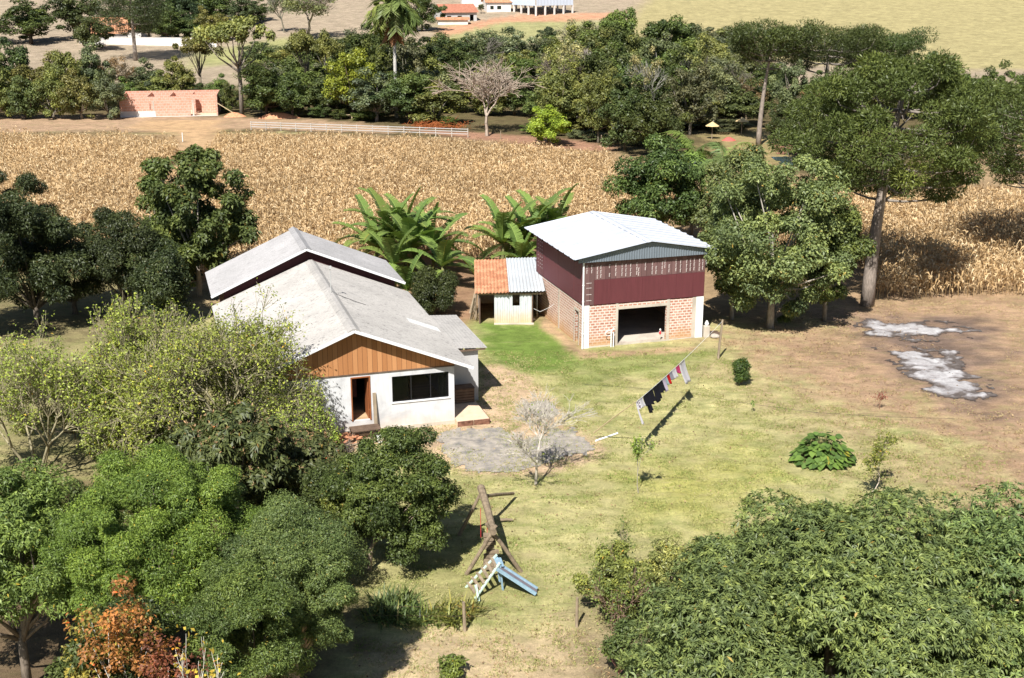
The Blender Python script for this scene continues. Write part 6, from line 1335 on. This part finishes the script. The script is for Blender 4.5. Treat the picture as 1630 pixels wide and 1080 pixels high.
for i, (px, py, lab, c_) in enumerate([(600, 985, 'leftmost strap-leaf plant in the tree shade', (.10, .15, .05)), (628, 990, 'second strap-leaf plant from the left', (.09, .14, .05)), (655, 985, 'strap-leaf plant in the middle of the row', (.08, .13, .045)), (680, 990, 'strap-leaf plant left of the yellowish one', (.11, .15, .045)), (705, 982, 'yellowish strap-leaf plant, palest of the row', (.22, .23, .06)), (722, 994, 'front strap-leaf plant by the fence post', (.15, .18, .05)), (748, 978, 'rightmost strap-leaf plant at the ladder foot', (.21, .22, .07)), (612, 965, 'strap-leaf plant at the back of the row', (.09, .13, .05)), (640, 962, 'small strap-leaf plant at the back centre of the row', (.10, .15, .05))]):
    strap(px, py, 75, .85, lab, 100+i, c_)
# meadow grass: fine tufts over the lawn and banks
def tufts():
    rs = np.random.RandomState(123); n = 260000; X = rs.uniform(-9, 25, n); Y = rs.uniform(33, 74, n); pp = projv(np.stack([X, Y, 0*X], 1)); lawnp = [(600, 780), (760, 560), (900, 560), (1130, 556), (1300, 640), (1600, 720), (1600, 900), (960, 1000), (950, 1060), (560, 1100), (560, 960)]
    k = inpoly(pp[0], pp[1], lawnp); k &= wnoise(X, Y, 3, .4)+rs.normal(size=n)*.7 > .25; X, Y = X[k], Y[k]; n = len(X); k_ = 3; P = np.repeat(np.stack([X, Y, ztv(X, Y)+.0*X+.01], 1), k_, 0)+rs.normal(size=(n*k_, 3))*np.array([.03, .03, 0]); D = nrm(rs.normal(size=P.shape)*np.array([1, 1, .2])+np.array([0, 0, 1.1])); V = leaves(rs, P, rs.normal(size=P.shape), .085, .02, D=D); c_ = np.repeat(np.clip(.5+.25*wnoise(P[:, 0], P[:, 1], 5, 1)+rs.normal(0, .2, len(P)), 0, 1), 4)
    o = npmesh('lawn_grass', V, quads(len(V)), 'grass_blade', attrs={'rnd': ('FLOAT', c_)}); tag(o, 'short yellow green grass blades of the lawn', 'grass', kind='stuff')
t = NT('grass_blade'); at = t.new('ShaderNodeAttribute', attribute_name='rnd').outputs['Fac']; M['grass_blade'] = t.fin(t.ramp(at, [(0, (.52, .44, .24)), (.5, (.36, .36, .13)), (1, (.19, .25, .06))]), .8, .1)
tufts()
def dry_tufts():
    rs = np.random.RandomState(124); n = 90000; X = rs.uniform(-9, 40, n); Y = rs.uniform(30, 86, n); pp = projv(np.stack([X, Y, 0*X], 1))
    k = inpoly(pp[0], pp[1], [(1120, 530), (1260, 505), (1360, 482), (1800, 470), (1800, 900), (1480, 780), (1300, 660)]) | inpoly(pp[0], pp[1], [(540, 1180), (560, 1040), (740, 1000), (960, 985), (1000, 1180)]); k &= ~inpoly(pp[0], pp[1], [(1340, 505), (1600, 505), (1600, 660), (1400, 600)]); k &= wnoise(X, Y, 3, .4)+rs.normal(size=n)*.7 > .4; X, Y = X[k], Y[k]; k_ = 4; P = np.repeat(np.stack([X, Y, np.full(len(X), .01)], 1), k_, 0)+rs.normal(size=(len(X)*k_, 3))*np.array([.04, .04, 0]); V = leaves(rs, P, rs.normal(size=P.shape), .13, .022, D=rs.normal(size=P.shape)*np.array([1, 1, .2])+np.array([0, 0, .9]))
    o = npmesh('dry_grass', V, quads(len(V)), 'dry_blade', attrs={'rnd': ('FLOAT', np.repeat(rs.rand(len(P)), 4))}); tag(o, 'dry straw coloured grass tufts on the bare soil', 'grass', kind='stuff')
t = NT('dry_blade'); at = t.new('ShaderNodeAttribute', attribute_name='rnd').outputs['Fac']; M['dry_blade'] = t.fin(t.ramp(at, [(0, (.30, .19, .10)), (.6, (.50, .38, .21)), (1, (.36, .34, .13))]), .85, .1)
dry_tufts()

# fallen leaves and scraps of straw
def litter():
    rs = np.random.RandomState(321); n = 16000; X = rs.uniform(-10, 26, n); Y = rs.uniform(33, 80, n); pp = projv(np.stack([X, Y, 0*X], 1)); k = inpoly(pp[0], pp[1], [(560, 1100), (560, 900), (640, 740), (700, 700), (780, 560), (900, 560), (1130, 540), (1400, 480), (1700, 480), (1700, 900), (960, 960), (980, 1100)])
    k &= (wnoise(X, Y, 9, 1.2)+rs.normal(size=n)*.8 > .5) | ((pp[0] > 1150) & (pp[1] < 560)); X, Y = X[k], Y[k]; P = np.stack([X, Y, np.full(len(X), .05)], 1); V = leaves(rs, P, rs.normal(size=P.shape)*.4+np.array([0, 0, 1.]), .11, .06)
    o = npmesh('leaf_litter', V, quads(len(V)), 'litter', attrs={'rnd': ('FLOAT', np.repeat(rs.rand(len(P)), 4))}); tag(o, 'scattered dry fallen leaves on the lawn and bare soil', 'leaves', kind='stuff')
t = NT('litter'); at = t.new('ShaderNodeAttribute', attribute_name='rnd').outputs['Fac']; M['litter'] = t.fin(t.ramp(at, [(0, (.10, .065, .04)), (.5, (.24, .15, .08)), (1, (.46, .33, .18))]), .8, .1)
litter()
